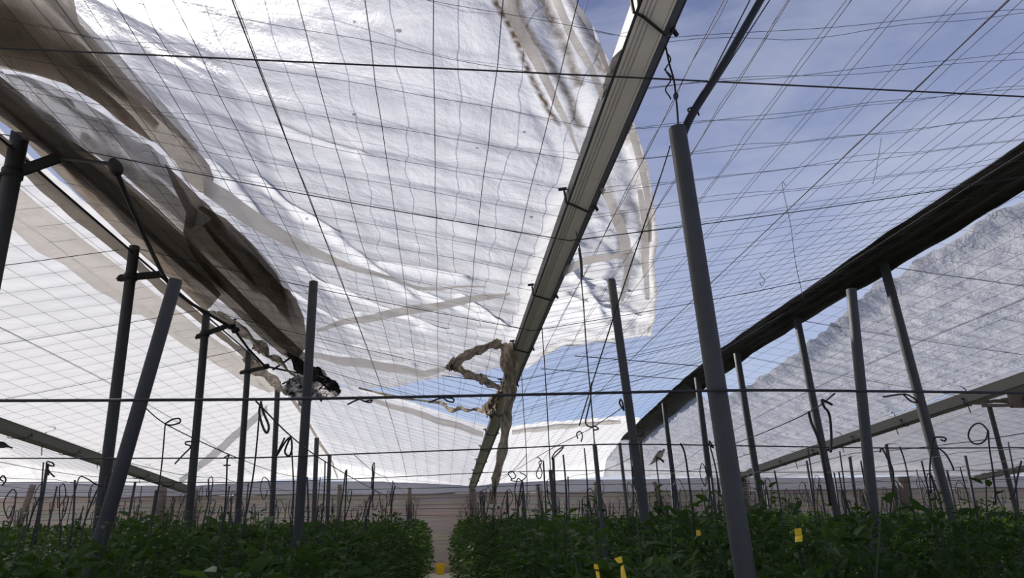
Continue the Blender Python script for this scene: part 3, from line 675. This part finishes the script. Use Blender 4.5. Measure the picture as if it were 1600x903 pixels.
curve_thing('cable', 'short cable from the middle gutter to the black strip, upper of two', 'cable', [atY(898, 556, 9.3), atY(1095, 572, 9.8), atY(1110, 573, 9.8)], .006, 'cable', 6, False)
curve_thing('cable', 'short cable from the middle gutter to the black strip, lower of two', 'cable', [atY(845, 576, 10.4), atY(960, 585, 10.6), atY(1075, 593, 10.8)], .006, 'cable', 6, False)
curve_thing('cable', 'thin cable left of the gutter crossing the gap of sky', 'cable', [atY(690, 587, 10.2), atY(740, 593, 10.2), atY(790, 598, 10.2)], .006, 'cable', 6, False)
vnames = ['first', 'second', 'third', 'fourth', 'fifth']
for i, Y in enumerate((5.1, 7.5, 9.9, 12.3)):
    for (xa, xb, side) in ((-3.5, 1.0, 'from the left ridge down to the middle gutter'), (1.0, 5.4, 'from the middle gutter up to the right ridge'), (-8, -3.5, 'from the left ridge down to the left gutter'), (5.4, 10, 'from the right ridge down to the right gutter')):
        yb = Y+(.0 if xa != -3.5 else 0)
        P = [Vector((x, Y-.35*(1-abs((x-(-3.5 if xa < 0 else 5.4))/4.5))*0, float(roof(x, Y))-.05-.03*math.sin(math.pi*(x-xa)/(xb-xa)))) for x in np.linspace(xa, xb, 9)]
        curve_thing('rafter_wire', f'{vnames[i]} tight wire {side}', 'wire', P, .0042, 'cable', 5, False)
for x, lab in ((-1.14, 'thick lengthwise wire under the white sheet left of the gutter'), (2.95, 'thick lengthwise wire against the sky right of the gutter'), (-5.9, 'thick lengthwise wire under the left white roofing'), (7.7, 'thick lengthwise wire under the right greyish roofing')):
    curve_thing('cable', lab, 'cable', [(x, y, float(roof(x, y))-.03) for y in np.arange(1.2, 23.4, 1.2)], .0044, 'cable', 5, False)
curve_thing('cable', 'slanting dark cable from beside the thick foreground post down to the left', 'cable', [atY(1047, 228, 4.2), atY(1024, 300, 4.5), atY(966, 473, 5.2), atY(925, 600, 5.7), atY(905, 665, 5.9)], .0055, 'cable', 6)
# wires running down the rows
rows = [-7.7, -6.7, -5.7, -4.7, -3.7, -2.7, -1.7, -.72, .72, 1.7, 2.7, 3.7, 4.7, 5.7, 6.7, 7.7, 8.7, 9.7]
ordi = ['first', 'second', 'third', 'fourth', 'fifth', 'sixth', 'seventh', 'eighth', 'ninth', 'tenth', 'eleventh', 'twelfth', 'thirteenth']
for x in rows:
    side = 'left' if x < 0 else 'right'; k = int(abs(x)+.3)+1
    y0 = 5.9 if abs(x) < 3 else 2.88
    curve_thing('row_wire', f'thin sagging wire above the {ordi[max(k-1,0)]} plant row {side} of the aisle', 'wire', [(x+.02*math.sin(y), y, 2.16-.05*abs(math.sin(math.pi*(y-2.88)/3.1))) for y in np.arange(y0, 23.4, .78)], .0028, 'cable', 5, False)
# wires on the far wall
for i, z in enumerate((2.28, 2.05, 1.92, 1.72)):
    curve_thing('wall_wire', f'{ordi[i]} thin wire from the top along the far wall', 'wire', [(x, 23.3-.15*i, z+.03*math.sin(x*.7+i)) for x in np.arange(-20, 22, 1.4)], .006, 'cable', 5, False)
curve_thing('hem_rope', 'dark rope along the lower edge of the grey wall flap', 'rope', [(x, WALL_Y-.07, 2.42+.03*math.sin(x*.8)+.02*math.sin(x*2.6)) for x in np.arange(-22, 24, .5)], .016, 'wood', 6, False)
curve_thing('cable', 'stay wire falling from the leaning left post towards the back', 'cable', [atY(228, 638, 4.5), atY(258, 662, 5.0), atY(320, 693, 5.6), atY(372, 716, 5.9)], .004, 'cable', 5)
curve_thing('cable', 'stay wire falling to the left from the slim leaning grey post', 'cable', [atY(971, 638, 6), atY(920, 671, 7), atY(860, 702, 8.4), atY(800, 738, 11), atY(740, 775, 16)], .004, 'cable', 5)
curve_thing('cable', 'stay wire falling left from the second black strip post', 'cable', [atY(1304, 615, 2.9), atY(1264, 644, 4), atY(1200, 673, 5.5), atY(1130, 700, 7.5)], .004, 'cable', 5)
curve_thing('cable', 'stay wire falling right past the lone upright post', 'cable', [atY(400, 627, 3), atY(454, 681, 4), atY(500, 716, 5.4), atY(560, 752, 8), atY(610, 778, 12)], .004, 'cable', 5)

# ================================================================== TORN SHREDS
def ribbon(name, lab, cat, pts, wid, mat, folds=5, crump=.35, parent=None, k=6, seed=0):
    R = random.Random(seed)
    P = smooth_poly(pts, k); W = [float(np.interp(i/(len(P)-1), np.linspace(0, 1, len(wid)), wid)) for i in range(len(P))]
    V = []; Q = []; n = folds*2+1
    vx = Vector((cy, -sy, 0))
    for i, p in enumerate(P):
        t = (P[min(i+1, len(P)-1)]-P[max(i-1, 0)]).normalized()
        view = Vector((sy*cp, cy*cp, sp)); s = t.cross(view).normalized(); nrm = s.cross(t)
        for j in range(n):
            u = j/(n-1)-.5
            dz = (1 if j % 2 else -1)*W[i]*.16+W[i]*.25*math.sin(i*.55+j*.8+seed)
            jit = W[i]*crump*.35
            V.append(p+s*(u*W[i]*(1+.2*math.sin(i*.9+seed)))+nrm*dz+Vector((R.uniform(-jit, jit), R.uniform(-jit, jit), R.uniform(-jit, jit)))*.6)
    for i in range(len(P)-1):
        for j in range(n-1): Q.append((i*n+j, i*n+j+1, (i+1)*n+j+1, (i+1)*n+j))
    o = P[0]; ob = link_mesh(name, [v-o for v in V], Q, M[mat] if isinstance(mat, str) else mat, parent, True)
    a = ob.data.attributes.new('dirt', 'FLOAT', 'POINT'); a.data.foreach_set('value', [.15+.75*R.random() for _ in V])
    if parent is None:
        ob.location = o
        tag(ob, lab, cat)
    return ob
pxw = lambda w, Y: w*Y/1040
ribbon('torn_strip', 'long brown strip of torn plastic hanging straight down from the gutter', 'plastic strip',
       [atY(790, 536, 8.5), atY(797, 575, 8.5), atY(797, 610, 8.4), atY(792, 650, 8.35), atY(787, 690, 8.35), atY(779, 730, 8.3), atY(773, 760, 8.3), atY(769, 788, 8.3)],
       [pxw(w, 8.4) for w in (26, 24, 18, 15, 14, 13, 8, 11)], 'shred', 4, .25, seed=3)
ribbon('torn_strip', 'dirty rolled shred forming the upper arm of the torn loop left of the gutter', 'plastic strip',
       [hit(784, 537, -.05), hit(765, 540, -.1), hit(745, 548, -.12), hit(728, 556, -.15), hit(712, 566, -.15), hit(700, 576, -.1)], [pxw(w, 9) for w in (14, 11, 13, 13, 17, 12)], 'shred', 4, .5, seed=5)
ribbon('torn_strip', 'dirty rolled shred forming the lower arm of the torn loop left of the gutter', 'plastic strip',
       [hit(708, 570, -.15), hit(722, 580, -.15), hit(742, 588, -.2), hit(758, 594, -.2), hit(770, 602, -.25), hit(784, 606, -.2)], [pxw(w, 10) for w in (20, 11, 11, 14, 9, 8)], 'shred', 4, .5, seed=6)
ribbon('torn_strip', 'pale ragged ribbon trailing across the gap of blue sky', 'plastic strip',
       [hit(560, 606, -.05), hit(610, 618, -.05), hit(668, 627, -.1), hit(690, 629, -.1), hit(698, 636, -.1), hit(708, 641, -.1), hit(720, 637, -.1), hit(730, 641, -.1), hit(745, 639, -.1), hit(756, 645, -.1)],
       [pxw(w, 12) for w in (3, 4, 4, 5, 8, 7, 6, 5, 5, 6)], 'shred', 2, .3, seed=8)
ribbon('torn_strip', 'stained bunch of plastic hanging on the left lip of the gutter', 'plastic strip',
       [hit(782, 610, -.1), hit(775, 622, -.15), hit(768, 636, -.2), hit(766, 652, -.2)], [pxw(w, 12) for w in (8, 14, 20, 8)], 'shred', 5, .6, seed=9)
ribbon('crumpled_film', 'crumpled black and silvery plastic caught behind the lone upright post', 'plastic scrap',
       [atY(448, 598, 12.6), atY(460, 606, 12.6), atY(478, 608, 12.5), atY(500, 605, 12.4), atY(518, 610, 12.4), atY(531, 616, 12.4)], [pxw(w, 12.5) for w in (16, 36, 40, 34, 22, 6)], 'film_mid', 5, .6, seed=11)
ribbon('black_flap', 'torn black plastic flap above the crumpled silvery scrap', 'plastic scrap',
       [atY(442, 545, 12.3), atY(460, 560, 12.3), atY(478, 578, 12.3), atY(500, 588, 12.3), atY(522, 604, 12.3), atY(531, 614, 12.3)], [pxw(w, 12.3) for w in (4, 12, 20, 18, 14, 5)], 'black', 4, .4, seed=12)
ribbon('torn_strip', 'brown ragged strip hanging from the left ridge beside the black rod', 'plastic strip',
       [hit(335, 487, -.1), hit(370, 510, -.12), hit(395, 530, -.15), hit(412, 545, -.2), hit(417, 555, -.25), hit(435, 562, -.2), hit(452, 580, -.2), hit(466, 590, -.2)], [pxw(w, 11) for w in (14, 12, 14, 18, 12, 10, 8, 4)], 'film_brown', 3, .3, seed=13)
ribbon('torn_strip', 'limp brown strip sagging between the fourth and fifth left ridge posts', 'plastic strip',
       [atY(385, 555, 12.9), atY(400, 572, 13), atY(420, 588, 13.2), atY(434, 600, 13.3), atY(440, 612, 13.3)], [pxw(w, 13) for w in (16, 20, 14, 14, 8)], 'film_brown', 3, .3, seed=14)
ribbon('torn_strip', 'small dark scrap of plastic at the far left under the gutter', 'plastic scrap', [atY(-12, 692, 9), atY(6, 695, 9), atY(20, 700, 9)], [pxw(w, 9) for w in (10, 7, 3)], 'black', 2, .3, seed=15)
ribbon('torn_strip', 'dark plastic scrap lying on top of the far right post', 'plastic scrap', [atX(1515, 630, 12.5), atX(1545, 627, 12.5), atX(1590, 625, 12.5), atX(1640, 622, 12.5)], [.07, .15, .2, .2], 'film_grime', 3, .3, seed=16)
ribbon('torn_strip', 'pale torn scrap hanging below the tip of the black strip', 'plastic scrap', [atX(1035, 703, 6), atX(1025, 716, 6), atX(1016, 726, 6)], [.2, .15, .04], 'film_brown', 2, .3, seed=17)
cb = MB(atX(1592, 618, 12.4)); c = cb.o; cb.box(c+Vector((-.02, 0, .16)), c+Vector((-.02, 0, -.26)), .42, .1, (0, 1, 0)); cb.box(c+Vector((-.9, 0, -.22)), c+Vector((.5, 0, -.20)), .06, .06)
tag(cb.build('timber_board', M['wood']), 'short timber board fixed to the far right post', 'board')

# loops and ties on the cables
def tie(px, Y, lab, r=.004, cat='tie', name='rubber_tie'):
    pts = [atY(a, b, Y+.02*math.sin(i*1.7)) for i, (a, b) in enumerate(px)]
    return curve_thing(name, lab, cat, pts, r, 'rubber', 5)
tie([(543, 632), (555, 626), (562, 624), (570, 627), (581, 625), (578, 629), (566, 626)], 2.86, 'short tie knotted on the thick cable right of the lone upright post', .0035)
tie([(670, 629), (685, 623), (692, 622), (700, 627), (708, 628), (708, 623), (695, 621)], 2.86, 'small looped tie on the thick cable over the aisle', .0035)
tie([(408, 627), (405, 645), (411, 668), (417, 676), (420, 665), (412, 645), (408, 630)], 3.4, 'black loop hanging from the stay wire left of the lone upright post', .006)
tie([(454, 682), (445, 705), (452, 712), (456, 700), (454, 684), (446, 690), (432, 712), (445, 684)], 4.2, 'black loop hanging beside the lone upright post', .006)
tie([(258, 662), (270, 655), (280, 654), (281, 660), (268, 664), (258, 663)], 5.0, 'dark oval loop on the stay wire right of the leaning post', .006)
tie([(306, 690), (292, 690), (290, 694), (298, 698), (285, 712), (273, 725)], 5.6, 'dark hooked tie beside the third left ridge post', .006)
tie([(85, 745), (76, 735), (73, 722), (82, 723), (84, 728), (74, 728), (76, 742)], 5.8, 'small triangular loop of black tie at the far left', .006)
tie([(5, 752), (0, 748), (5, 743), (9, 750), (4, 758)], 5.9, 'tiny black loop at the left picture edge', .006)
tie([(924, 598), (923, 620), (919, 640), (915, 660), (922, 667), (930, 666), (935, 670), (928, 672)], 5.2, 'long black tie hanging from the thick cable right of the gutter', .006)
tie([(903, 685), (901, 678), (906, 674), (910, 680), (908, 690)], 6.2, 'small round loop of tie near the short anchor stake', .006)
tie([(862, 716), (868, 706), (880, 698), (876, 704), (862, 718)], 6, 'narrow black tie doubled back near the two anchor stakes', .006)
tie([(974, 640), (968, 630), (970, 624), (973, 630), (975, 642)], 5.9, 'black rubber grip on the slim leaning grey post', .008)
tie([(1300, 632), (1292, 628), (1284, 625), (1288, 636), (1296, 648), (1299, 680), (1298, 706)], 3.0, 'long black tie looped beside the second black strip post', .006)
tie([(1264, 643), (1268, 660), (1280, 690), (1290, 740), (1298, 790)], 3.2, 'long black strap hanging along the second black strip post', .007)
tie([(1380, 620), (1400, 617), (1415, 616), (1428, 622), (1434, 628), (1424, 627), (1412, 617)], 2.86, 'looped tie on the thick cable near the leaning post on the right', .004)
ringp = [(1543, 672), (1535, 663), (1525, 662), (1516, 670), (1513, 682), (1520, 692), (1532, 693), (1541, 685), (1544, 672), (1546, 700), (1552, 740), (1556, 785)]
tie(ringp, 4, 'large round black loop on a tall stake at the far right', .005)
tie([(1470, 687), (1476, 689), (1477, 684), (1462, 683), (1458, 690), (1453, 730), (1455, 770)], 4.5, 'black tie wrapped round the leaning post on the right', .006)
tie([(1465, 699), (1478, 710), (1488, 728), (1490, 735)], 4.5, 'short curved tie springing off the leaning right post', .006)
tie([(1375, 706), (1378, 700), (1386, 715), (1396, 740), (1392, 790), (1388, 830)], 4.6, 'black tie hanging just right of the flat topped post', .006)
tie([(1406, 698), (1412, 715), (1418, 740), (1425, 780), (1432, 830)], 4.6, 'thin strap hanging between the flat topped post and the leaning right post', .005)
tie([(1106, 693), (1115, 700), (1108, 690), (1118, 730), (1125, 770)], 5.4, 'dark tie hanging just left of the thick foreground post', .006)
tie([(1024, 714), (1034, 718), (1037, 722), (1026, 718), (1030, 760), (1034, 800)], 6.2, 'dark tie hanging right of the slim leaning post', .006)
tie([(1063, 693), (1068, 702), (1072, 720), (1080, 780), (1088, 850)], 4.2, 'long dark strap falling right of the fifth black strip post', .006)
tie([(800, 748), (794, 740), (800, 736), (806, 745), (798, 750), (812, 752), (822, 744), (812, 738)], 8, 'tangle of dark wire loops by the torn hanging strip', .006)
tie([(840, 714), (846, 722), (838, 740), (843, 748), (847, 738), (842, 722), (850, 720)], 8, 'dangling dark loop above the shorter anchor stake', .006)
tie([(350, 715), (358, 711), (356, 716), (354, 726), (350, 727), (360, 727)], 6, 'dark clip on the string between the third and fourth left ridge posts', .006)
tie([(118, 765), (125, 745), (140, 750), (150, 757), (170, 762)], 6, 'bent dark tie near the foot of the left gutter', .005)
tie([(1596, 720), (1590, 745), (1585, 770), (1578, 780)], 4.5, 'dark tie at the right picture edge', .006)

# hooks hanging from the outer gutters
for (px, py, X, lab) in ((72, 668, -8, 'hook wire hanging from the left gutter, nearest one'), (157, 694, -8, 'hook wire hanging from the left gutter, middle one'), (222, 722, -8, 'hook wire hanging from the left gutter, farthest one'),
                         (1505, 600, 10, 'hook wire hanging from the right gutter, nearest one'), (1395, 640, 10, 'hook wire hanging from the right gutter, second one'), (1312, 672, 10, 'hook wire hanging from the right gutter, third one'), (1241, 702, 10, 'hook wire hanging from the right gutter, farthest one')):
    p = atX(px, py, X); s = 1 if X < 0 else -1
    curve_thing('gutter_hook', lab, 'hook', [p+Vector((0, 0, .18)), p+Vector((.12*s, 0, .14)), p+Vector((.16*s, 0, 0)), p+Vector((.02, 0, -.1)), p+Vector((-.01, 0, -.3)), p+Vector((.02, 0, -.55))], .010, 'cable', 6)

# ================================================================== STRINGS AND STAKES ABOVE THE PLANTS
near_strings = [((68, 722), (55, 812), 'left of the leaning post'), ((258, 664), (232, 860), 'from the oval loop'), ((117, 750), (108, 830), 'under the bent tie'), ((355, 715), (343, 840), 'between the third and fourth left posts'),
                ((405, 650), (388, 770), 'from the black loop'), ((456, 705), (455, 810), 'beside the lone upright post'), ((480, 745), (478, 800), 'right behind the lone upright post'), ((508, 720), (500, 810), 'beside the sixth left post'),
                ((540, 735), (528, 800), 'near the foot of the left ridge'), ((880, 710), (884, 850), 'crossed by a small plate'), ((913, 700), (918, 840), 'beside the short anchor stake'), ((816, 750), (820, 870), 'near the torn hanging strip'),
                ((983, 690), (990, 830), 'beside the slim grey post'), ((1210, 735), (1222, 830), 'right of the thick foreground post'), ((1262, 700), (1275, 830), 'left of the flat topped post'), ((1312, 705), (1325, 860), 'between two black strip posts'),
                ((1345, 720), (1360, 850), 'just left of the flat topped post'), ((1500, 730), (1515, 800), 'left of the large round loop'), ((1440, 720), (1470, 900), 'at the leaning right post'), ((1575, 690), (1590, 800), 'at the far right')]
for (a, b, lab) in near_strings:
    Y = random.uniform(4.6, 6.4)
    A = atY(*a, Y); B = atY(*b, Y); B = A+(B-A)*((A.z-1.0)/max(.1, A.z-B.z))
    curve_thing('support_stake', f'thin dark plant stake {lab}', 'stake', [A, A.lerp(B, .3)+Vector((.015, 0, 0)), A.lerp(B, .7)-Vector((.01, 0, 0)), B], .006, 'cable', 6)
for q in range(46):
    x = random.choice(rows)+random.uniform(-.15, .15); y = random.uniform(8, 17)
    if abs(x)/y > .8: continue
    P0 = Vector((x, y, .9)); P1 = Vector((x+random.uniform(-.05, .05), y, random.uniform(1.95, 2.5)))
    side = 'left' if x < 0 else 'right'
    curve_thing('support_stake', f'dark upright plant stake among the distant plants {side} of the aisle', 'stake', [P0, P0.lerp(P1, .5), P1], random.choice((.010, .014, .02)), 'galv_dark', 6, False, f'distant stakes {side} of the aisle')
def string_mesh(i):
    R = random.Random(100+i); m = MB()
    P = [Vector((R.uniform(-.05, .05)*t+.03*math.sin(t*5+i), R.uniform(-.03, .03), 1.0+1.15*t)) for t in np.linspace(0, 1, 6)]
    m.tube(smooth_poly(P, 3), .006 if i < 4 else .009, 5)
    top = P[-1]
    m.tube(smooth_poly([top, top+Vector((.05, 0, .03)), top+Vector((.07+.04*R.random(), 0, -.08)), top+Vector((.03, 0, -.2)), top+Vector((.0, .0, -.1))], 4), .005, 5)
    o = m.build('training_string', M['cable']); return o
protos = [string_mesh(i) for i in range(7)]; first = [True]*7
cnt = 0
for x in rows:
    for y in np.arange(6.4, 23, 1.05):
        if abs(x)/y > .86 or cnt >= 285: continue
        k = random.randrange(7)
        if first[k]: o = protos[k]; first[k] = False
        else: o = protos[k].copy(); COL.objects.link(o)
        o.location = (x+random.uniform(-.12, .12), y+random.uniform(-.4, .4), random.uniform(-.35, .02)); o.rotation_euler = (random.uniform(-.03, .03), random.uniform(-.06, .06), random.uniform(0, 6.28))
        side = 'left' if x < 0 else 'right'
        d = 'nearer' if y < 12 else 'far'
        tag(o, f'thin dark training string tied above the {d} plants {side} of the aisle', 'string', f'{d} training strings {side} of the aisle'); cnt += 1
for i in range(7):
    if first[i]: bpy.data.objects.remove(protos[i])

# ================================================================== PLANTS
def leaf_geo(L, W, fold, droop):
    """one pointed leaf along +x, folded on the midrib: 8 faces"""
    xs = [0, .22, .5, .78, 1.0]; ws = [.03, .85, 1.0, .62, .0]
    V = []; Fc = []
    for x, w in zip(xs, ws):
        z = -droop*x*x*L
        V += [(x*L, -w*W/2, z+fold*w*W/2), (x*L, 0, z), (x*L, w*W/2, z+fold*w*W/2)]
    for i in range(4):
        b = i*3; Fc += [(b, b+3, b+4, b+1), (b+1, b+4, b+5, b+2)]
    return np.array(V), np.array(Fc)
LV, LF = leaf_geo(1, .44, .35, .35)
LVs, LFs = np.array([(0, 0, 0), (.45, -.26, .05), (1, 0, -.25), (.45, .26, .05)]), np.array([(0, 1, 2, 3)])
def leaves(P, D, S, R, simple_=False):
    """leaves at P pointing along D with size S"""
    V0, F0 = (LVs, LFs) if simple_ else (LV, LF)
    D = D/np.linalg.norm(D, axis=1)[:, None]
    up = np.tile([0, 0, 1.], (len(P), 1))+R.normal(0, .45, (len(P), 3))
    s = np.cross(up, D); s /= np.linalg.norm(s, axis=1)[:, None]+1e-9; n = np.cross(D, s)
    V = P[:, None, :]+S[:, None, None]*(V0[None, :, 0:1]*D[:, None, :]+V0[None, :, 1:2]*s[:, None, :]+V0[None, :, 2:3]*n[:, None, :])
    Fq = F0[None]+(np.arange(len(P))*len(V0))[:, None, None]
    return V.reshape(-1, 3), Fq.reshape(-1, F0.shape[1])
def plant_cloud(R, n, h, rad, zlo=.3, size=(.05, .10)):
    z = zlo+(h-zlo)*R.random(n)**.75
    prof = np.interp(z/h, [0, .3, .75, .93, 1.0], [.6, 1, .95, .6, .25])*rad
    a = R.random(n)*6.283; r = prof*np.sqrt(R.random(n))*1.0
    P = np.stack([r*np.cos(a), r*np.sin(a)*.9, z], 1)
    D = np.stack([np.cos(a), np.sin(a), R.normal(.05, .55, n)+.5*(z > h*.9)], 1)
    return P, D, R.uniform(*size, n)
def make_plant(i):
    R = np.random.default_rng(50+i)
    h = [1.50, 1.58, 1.43, 1.61, 1.52, 1.55, 1.46, 1.84][i]
    e = bpy.data.objects.new('pepper_plant', None); COL.objects.link(e)
    st = MB(); tips = []
    for k in range(10):
        a = R.random()*6.283; rr = .33*R.random()
        top = Vector((rr*math.cos(a), rr*math.sin(a), h*(.86+.25*R.random())))
        mid = Vector((top.x*.5+R.normal(0, .03), top.y*.5+R.normal(0, .03), h*.55))
        P = smooth_poly([(R.normal(0, .02), R.normal(0, .02), 0), (mid.x*.3, mid.y*.3, .3), mid, top], 3)
        st.tube(P, list(np.linspace(.009, .003, len(P))), 5); tips.append(top)
    st.build('stem', M['stem'], e)
    P, D, S = plant_cloud(R, 430, h, .42)
    # shoots at the tips
    PP = [P]; DD = [D]; SS = [S]
    for t in tips:
        n = 9; a = R.random(n)*6.283
        PP.append(np.array(t)[None]+np.stack([.02*np.cos(a), .02*np.sin(a), -R.random(n)*.22], 1)); DD.append(np.stack([np.cos(a), np.sin(a), R.uniform(.1, 1.2, n)], 1)); SS.append(R.uniform(.035, .08, n))
    V, Fq = leaves(np.concatenate(PP), np.concatenate(DD), np.concatenate(SS), R)
    mesh_np('foliage', V, Fq, M['leaf'], e, True)
    return e
pp = [make_plant(i) for i in range(8)]
spots = []
for x in rows+[-8.7, -9.7, -10.7, 10.7, 11.7, 12.7]:
    for y in np.arange(2.6, 22.5, .47):
        if -0.88 < x/(y+.5) < 1.0: spots.append((x, y))
spots.sort(key=lambda s: math.hypot(*s))
near = spots[:292]; far = spots[292:]
used = [False]*8
for (x, y) in near:
    i = random.choice([0, 1, 2, 3, 4, 5, 6]) 
    if (abs(x+2.7) < .1 and (5 < y < 5.4 or 7.3 < y < 7.7)) or (abs(x+3.7) < .1 and 4.5 < y < 4.9) or (abs(x+4.7) < .1 and 6.3 < y < 6.7) or (abs(x+1.7) < .1 and 5.4 < y < 5.8) or (abs(x-4.7) < .1 and 5 < y < 5.3): i = 7
    if not used[i]: e = pp[i]; used[i] = True
    else:
        e = pp[i].copy(); COL.objects.link(e)
        for ch in pp[i].children:
            c = ch.copy(); c.parent = e; COL.objects.link(c)
    s = random.uniform(.86, 1.06)+(.03 if x > 4 else 0)
    e.location = (x+random.uniform(-.06, .06), y+random.uniform(-.1, .1), 0); e.rotation_euler = (0, 0, random.uniform(0, 6.28)); e.scale = (1, 1, s)
    side = 'left' if x < 0 else 'right'; k = int(abs(x)+.3)+1
    row = 'row bordering the aisle' if k < 2 else f'{ordi[k-1]} row'
    tag(e, f'bushy green pepper plant in the {row} on the {side} of the aisle', 'plant', f'pepper plants, {row} {side}')
for i in range(8):
    if not used[i]:
        for ch in list(pp[i].children): bpy.data.objects.remove(ch)
        bpy.data.objects.remove(pp[i])
R = np.random.default_rng(99); Vs = []; Fs = []; b = 0
for (x, y) in far:
    h = R.uniform(1.42, 1.62)
    P, D, S = plant_cloud(R, 150, h, .42, .1, (.09, .15)); P = P+np.array([x+R.normal(0, .06), y, 0])
    V, Fq = leaves(P, D, S, R, True); Vs.append(V); Fs.append(Fq+b); b += len(V)
fo = mesh_np('distant_pepper_plants', np.concatenate(Vs), np.concatenate(Fs), M['leaf'], None, False)
tag(fo, 'distant rows of green pepper plants reaching to the far wall', 'plants', None, 'stuff')

# yellow sticky traps and the bucket
def trap(quads, Y, lab):
    m = MB(atY(*quads[0][0], Y)); 
    for i, q in enumerate(quads):
        P = [atY(a, b, Y+.03*math.sin(j+i)) for j, (a, b) in enumerate(q)]
        B = [p+Vector((0, .004, 0)) for p in P]
        m.add(P+B, [(0, 1, 2, 3), (7, 6, 5, 4), (0, 4, 5, 1), (1, 5, 6, 2), (2, 6, 7, 3), (3, 7, 4, 0)])
    return tag(m.build('sticky_trap', M['yellow']), lab, 'insect trap')
trap([[(1242, 826), (1252, 825), (1253, 836), (1243, 837)], [(1243, 838), (1254, 836), (1254, 846), (1243, 847)]], 3.0, 'yellow sticky trap of two squares hanging among the right plants')
trap([[(960, 873), (971, 869), (973, 879), (966, 880)], [(970, 886), (974, 883), (979, 903), (971, 906)]], 2.3, 'bent yellow sticky trap at the bottom of the picture left of the slim post')
trap([[(928, 881), (934, 882), (936, 890), (929, 889)], [(931, 892), (936, 893), (938, 904), (933, 905)]], 2.3, 'narrow yellow sticky trap left of the bent one')
trap([[(1088, 828), (1094, 828), (1095, 837), (1089, 837)]], 3.0, 'small yellow trap between the plants left of the thick post')
bk = MB((0, 0, 0)); c = atY(688, 894, 22.9); c.z = 0
bk = MB(c); bk.tube([c+Vector((0, 0, .0)), c+Vector((0, 0, .02)), c+Vector((0, 0, .30)), c+Vector((0, 0, .32))], [.10, .11, .15, .155], 20); 
be = thing('bucket', 'yellow plastic bucket on the floor at the far end of the aisle', 'bucket', c)
bk.build('body', M['yellow'], be, True)
hb = MB(c); hb.tube([c+Vector((.155*math.cos(a), -.01, .31+.1*math.sin(a))) for a in np.linspace(0, math.pi, 12)], .005, 6); hb.build('handle', M['wire'], be)

# ================================================================== LIGHT, SKY, CAMERA
sun = bpy.data.lights.new('sun', 'SUN'); so = bpy.data.objects.new('sun', sun); COL.objects.link(so)
sun.energy = 6.1; sun.angle = math.radians(1.6); sun.color = (1.0, .95, .87)
az, el = math.radians(36), math.radians(34)
sd = Vector((-math.sin(az)*math.cos(el), math.cos(az)*math.cos(el), math.sin(el)))
so.rotation_euler = (-sd).to_track_quat('-Z', 'Y').to_euler()

W = bpy.data.worlds.new('sky'); SC.world = W; W.use_nodes = True; nt = W.node_tree; nt.nodes.clear(); L = nt.links.new
wo = N(nt, 'ShaderNodeOutputWorld'); bg = N(nt, 'ShaderNodeBackground'); L(bg.outputs[0], wo.inputs[0])
tc = N(nt, 'ShaderNodeTexCoord'); sx = N(nt, 'ShaderNodeSeparateXYZ'); L(tc.outputs['Generated'], sx.inputs[0])
cr_ = N(nt, 'ShaderNodeValToRGB'); L(sx.outputs[2], cr_.inputs[0]); e = cr_.color_ramp.elements
e[0].position = 0.0; e[0].color = (.10, .085, .07, 1); e[1].position = .02; e[1].color = (.62, .66, .74, 1)
for p, c in ((.13, (.38, .51, .79)), (.25, (.41, .48, .70)), (.40, (.33, .39, .60)), (.56, (.215, .265, .46)), (.66, (.15, .19, .37)), (1, (.08, .12, .30))):
    k = e.new(p); k.color = (*c, 1)
mp = N(nt, 'ShaderNodeMapping'); mp.inputs['Scale'].default_value = (1.6, 1.6, 5); L(tc.outputs['Generated'], mp.inputs[0])
nz = N(nt, 'ShaderNodeTexNoise'); nz.inputs['Scale'].default_value = 2.2; nz.inputs['Detail'].default_value = 7; nz.inputs['Roughness'].default_value = .55; nz.inputs['Distortion'].default_value = .4; L(mp.outputs[0], nz.inputs['Vector'])
mr = N(nt, 'ShaderNodeMapRange'); L(nz.outputs['Fac'], mr.inputs[0]); mr.inputs[1].default_value = .42; mr.inputs[2].default_value = .8; mr.inputs[3].default_value = 0; mr.inputs[4].default_value = .55
mx = N(nt, 'ShaderNodeMix', data_type='RGBA'); L(mr.outputs[0], mx.inputs[0]); L(cr_.outputs[0], mx.inputs[6]); mx.inputs[7].default_value = (.62, .66, .76, 1)
L(mx.outputs[2], bg.inputs[0]); bg.inputs[1].default_value = 1.0

cam = bpy.data.cameras.new('camera'); co = bpy.data.objects.new('camera', cam); COL.objects.link(co); SC.camera = co
cam.sensor_fit = 'HORIZONTAL'; cam.sensor_width = 36; cam.lens = 36*F/1600; cam.clip_end = 300; cam.clip_start = .05
from mathutils import Matrix
fwd = Vector((sy*cp, cy*cp, sp)); right = Vector((cy, -sy, 0)); up = right.cross(fwd)
# undo of ray(): image axes turned by ROLL
r2 = right*cr-up*sr; u2 = right*sr+up*cr
Mx = Matrix((r2, u2, -fwd)).transposed().to_4x4(); Mx.translation = (0, 0, EYE); co.matrix_world = Mx

SC.view_settings.view_transform = 'Standard'; SC.view_settings.look = 'None'; SC.view_settings.gamma = 1; SC.view_settings.use_curve_mapping = False
SC.view_settings.exposure = 0.0
cyc = SC.cycles
cyc.max_bounces = 10; cyc.diffuse_bounces = 5; cyc.transmission_bounces = 8; cyc.transparent_max_bounces = 12; cyc.glossy_bounces = 3
cyc.sample_clamp_indirect = 6
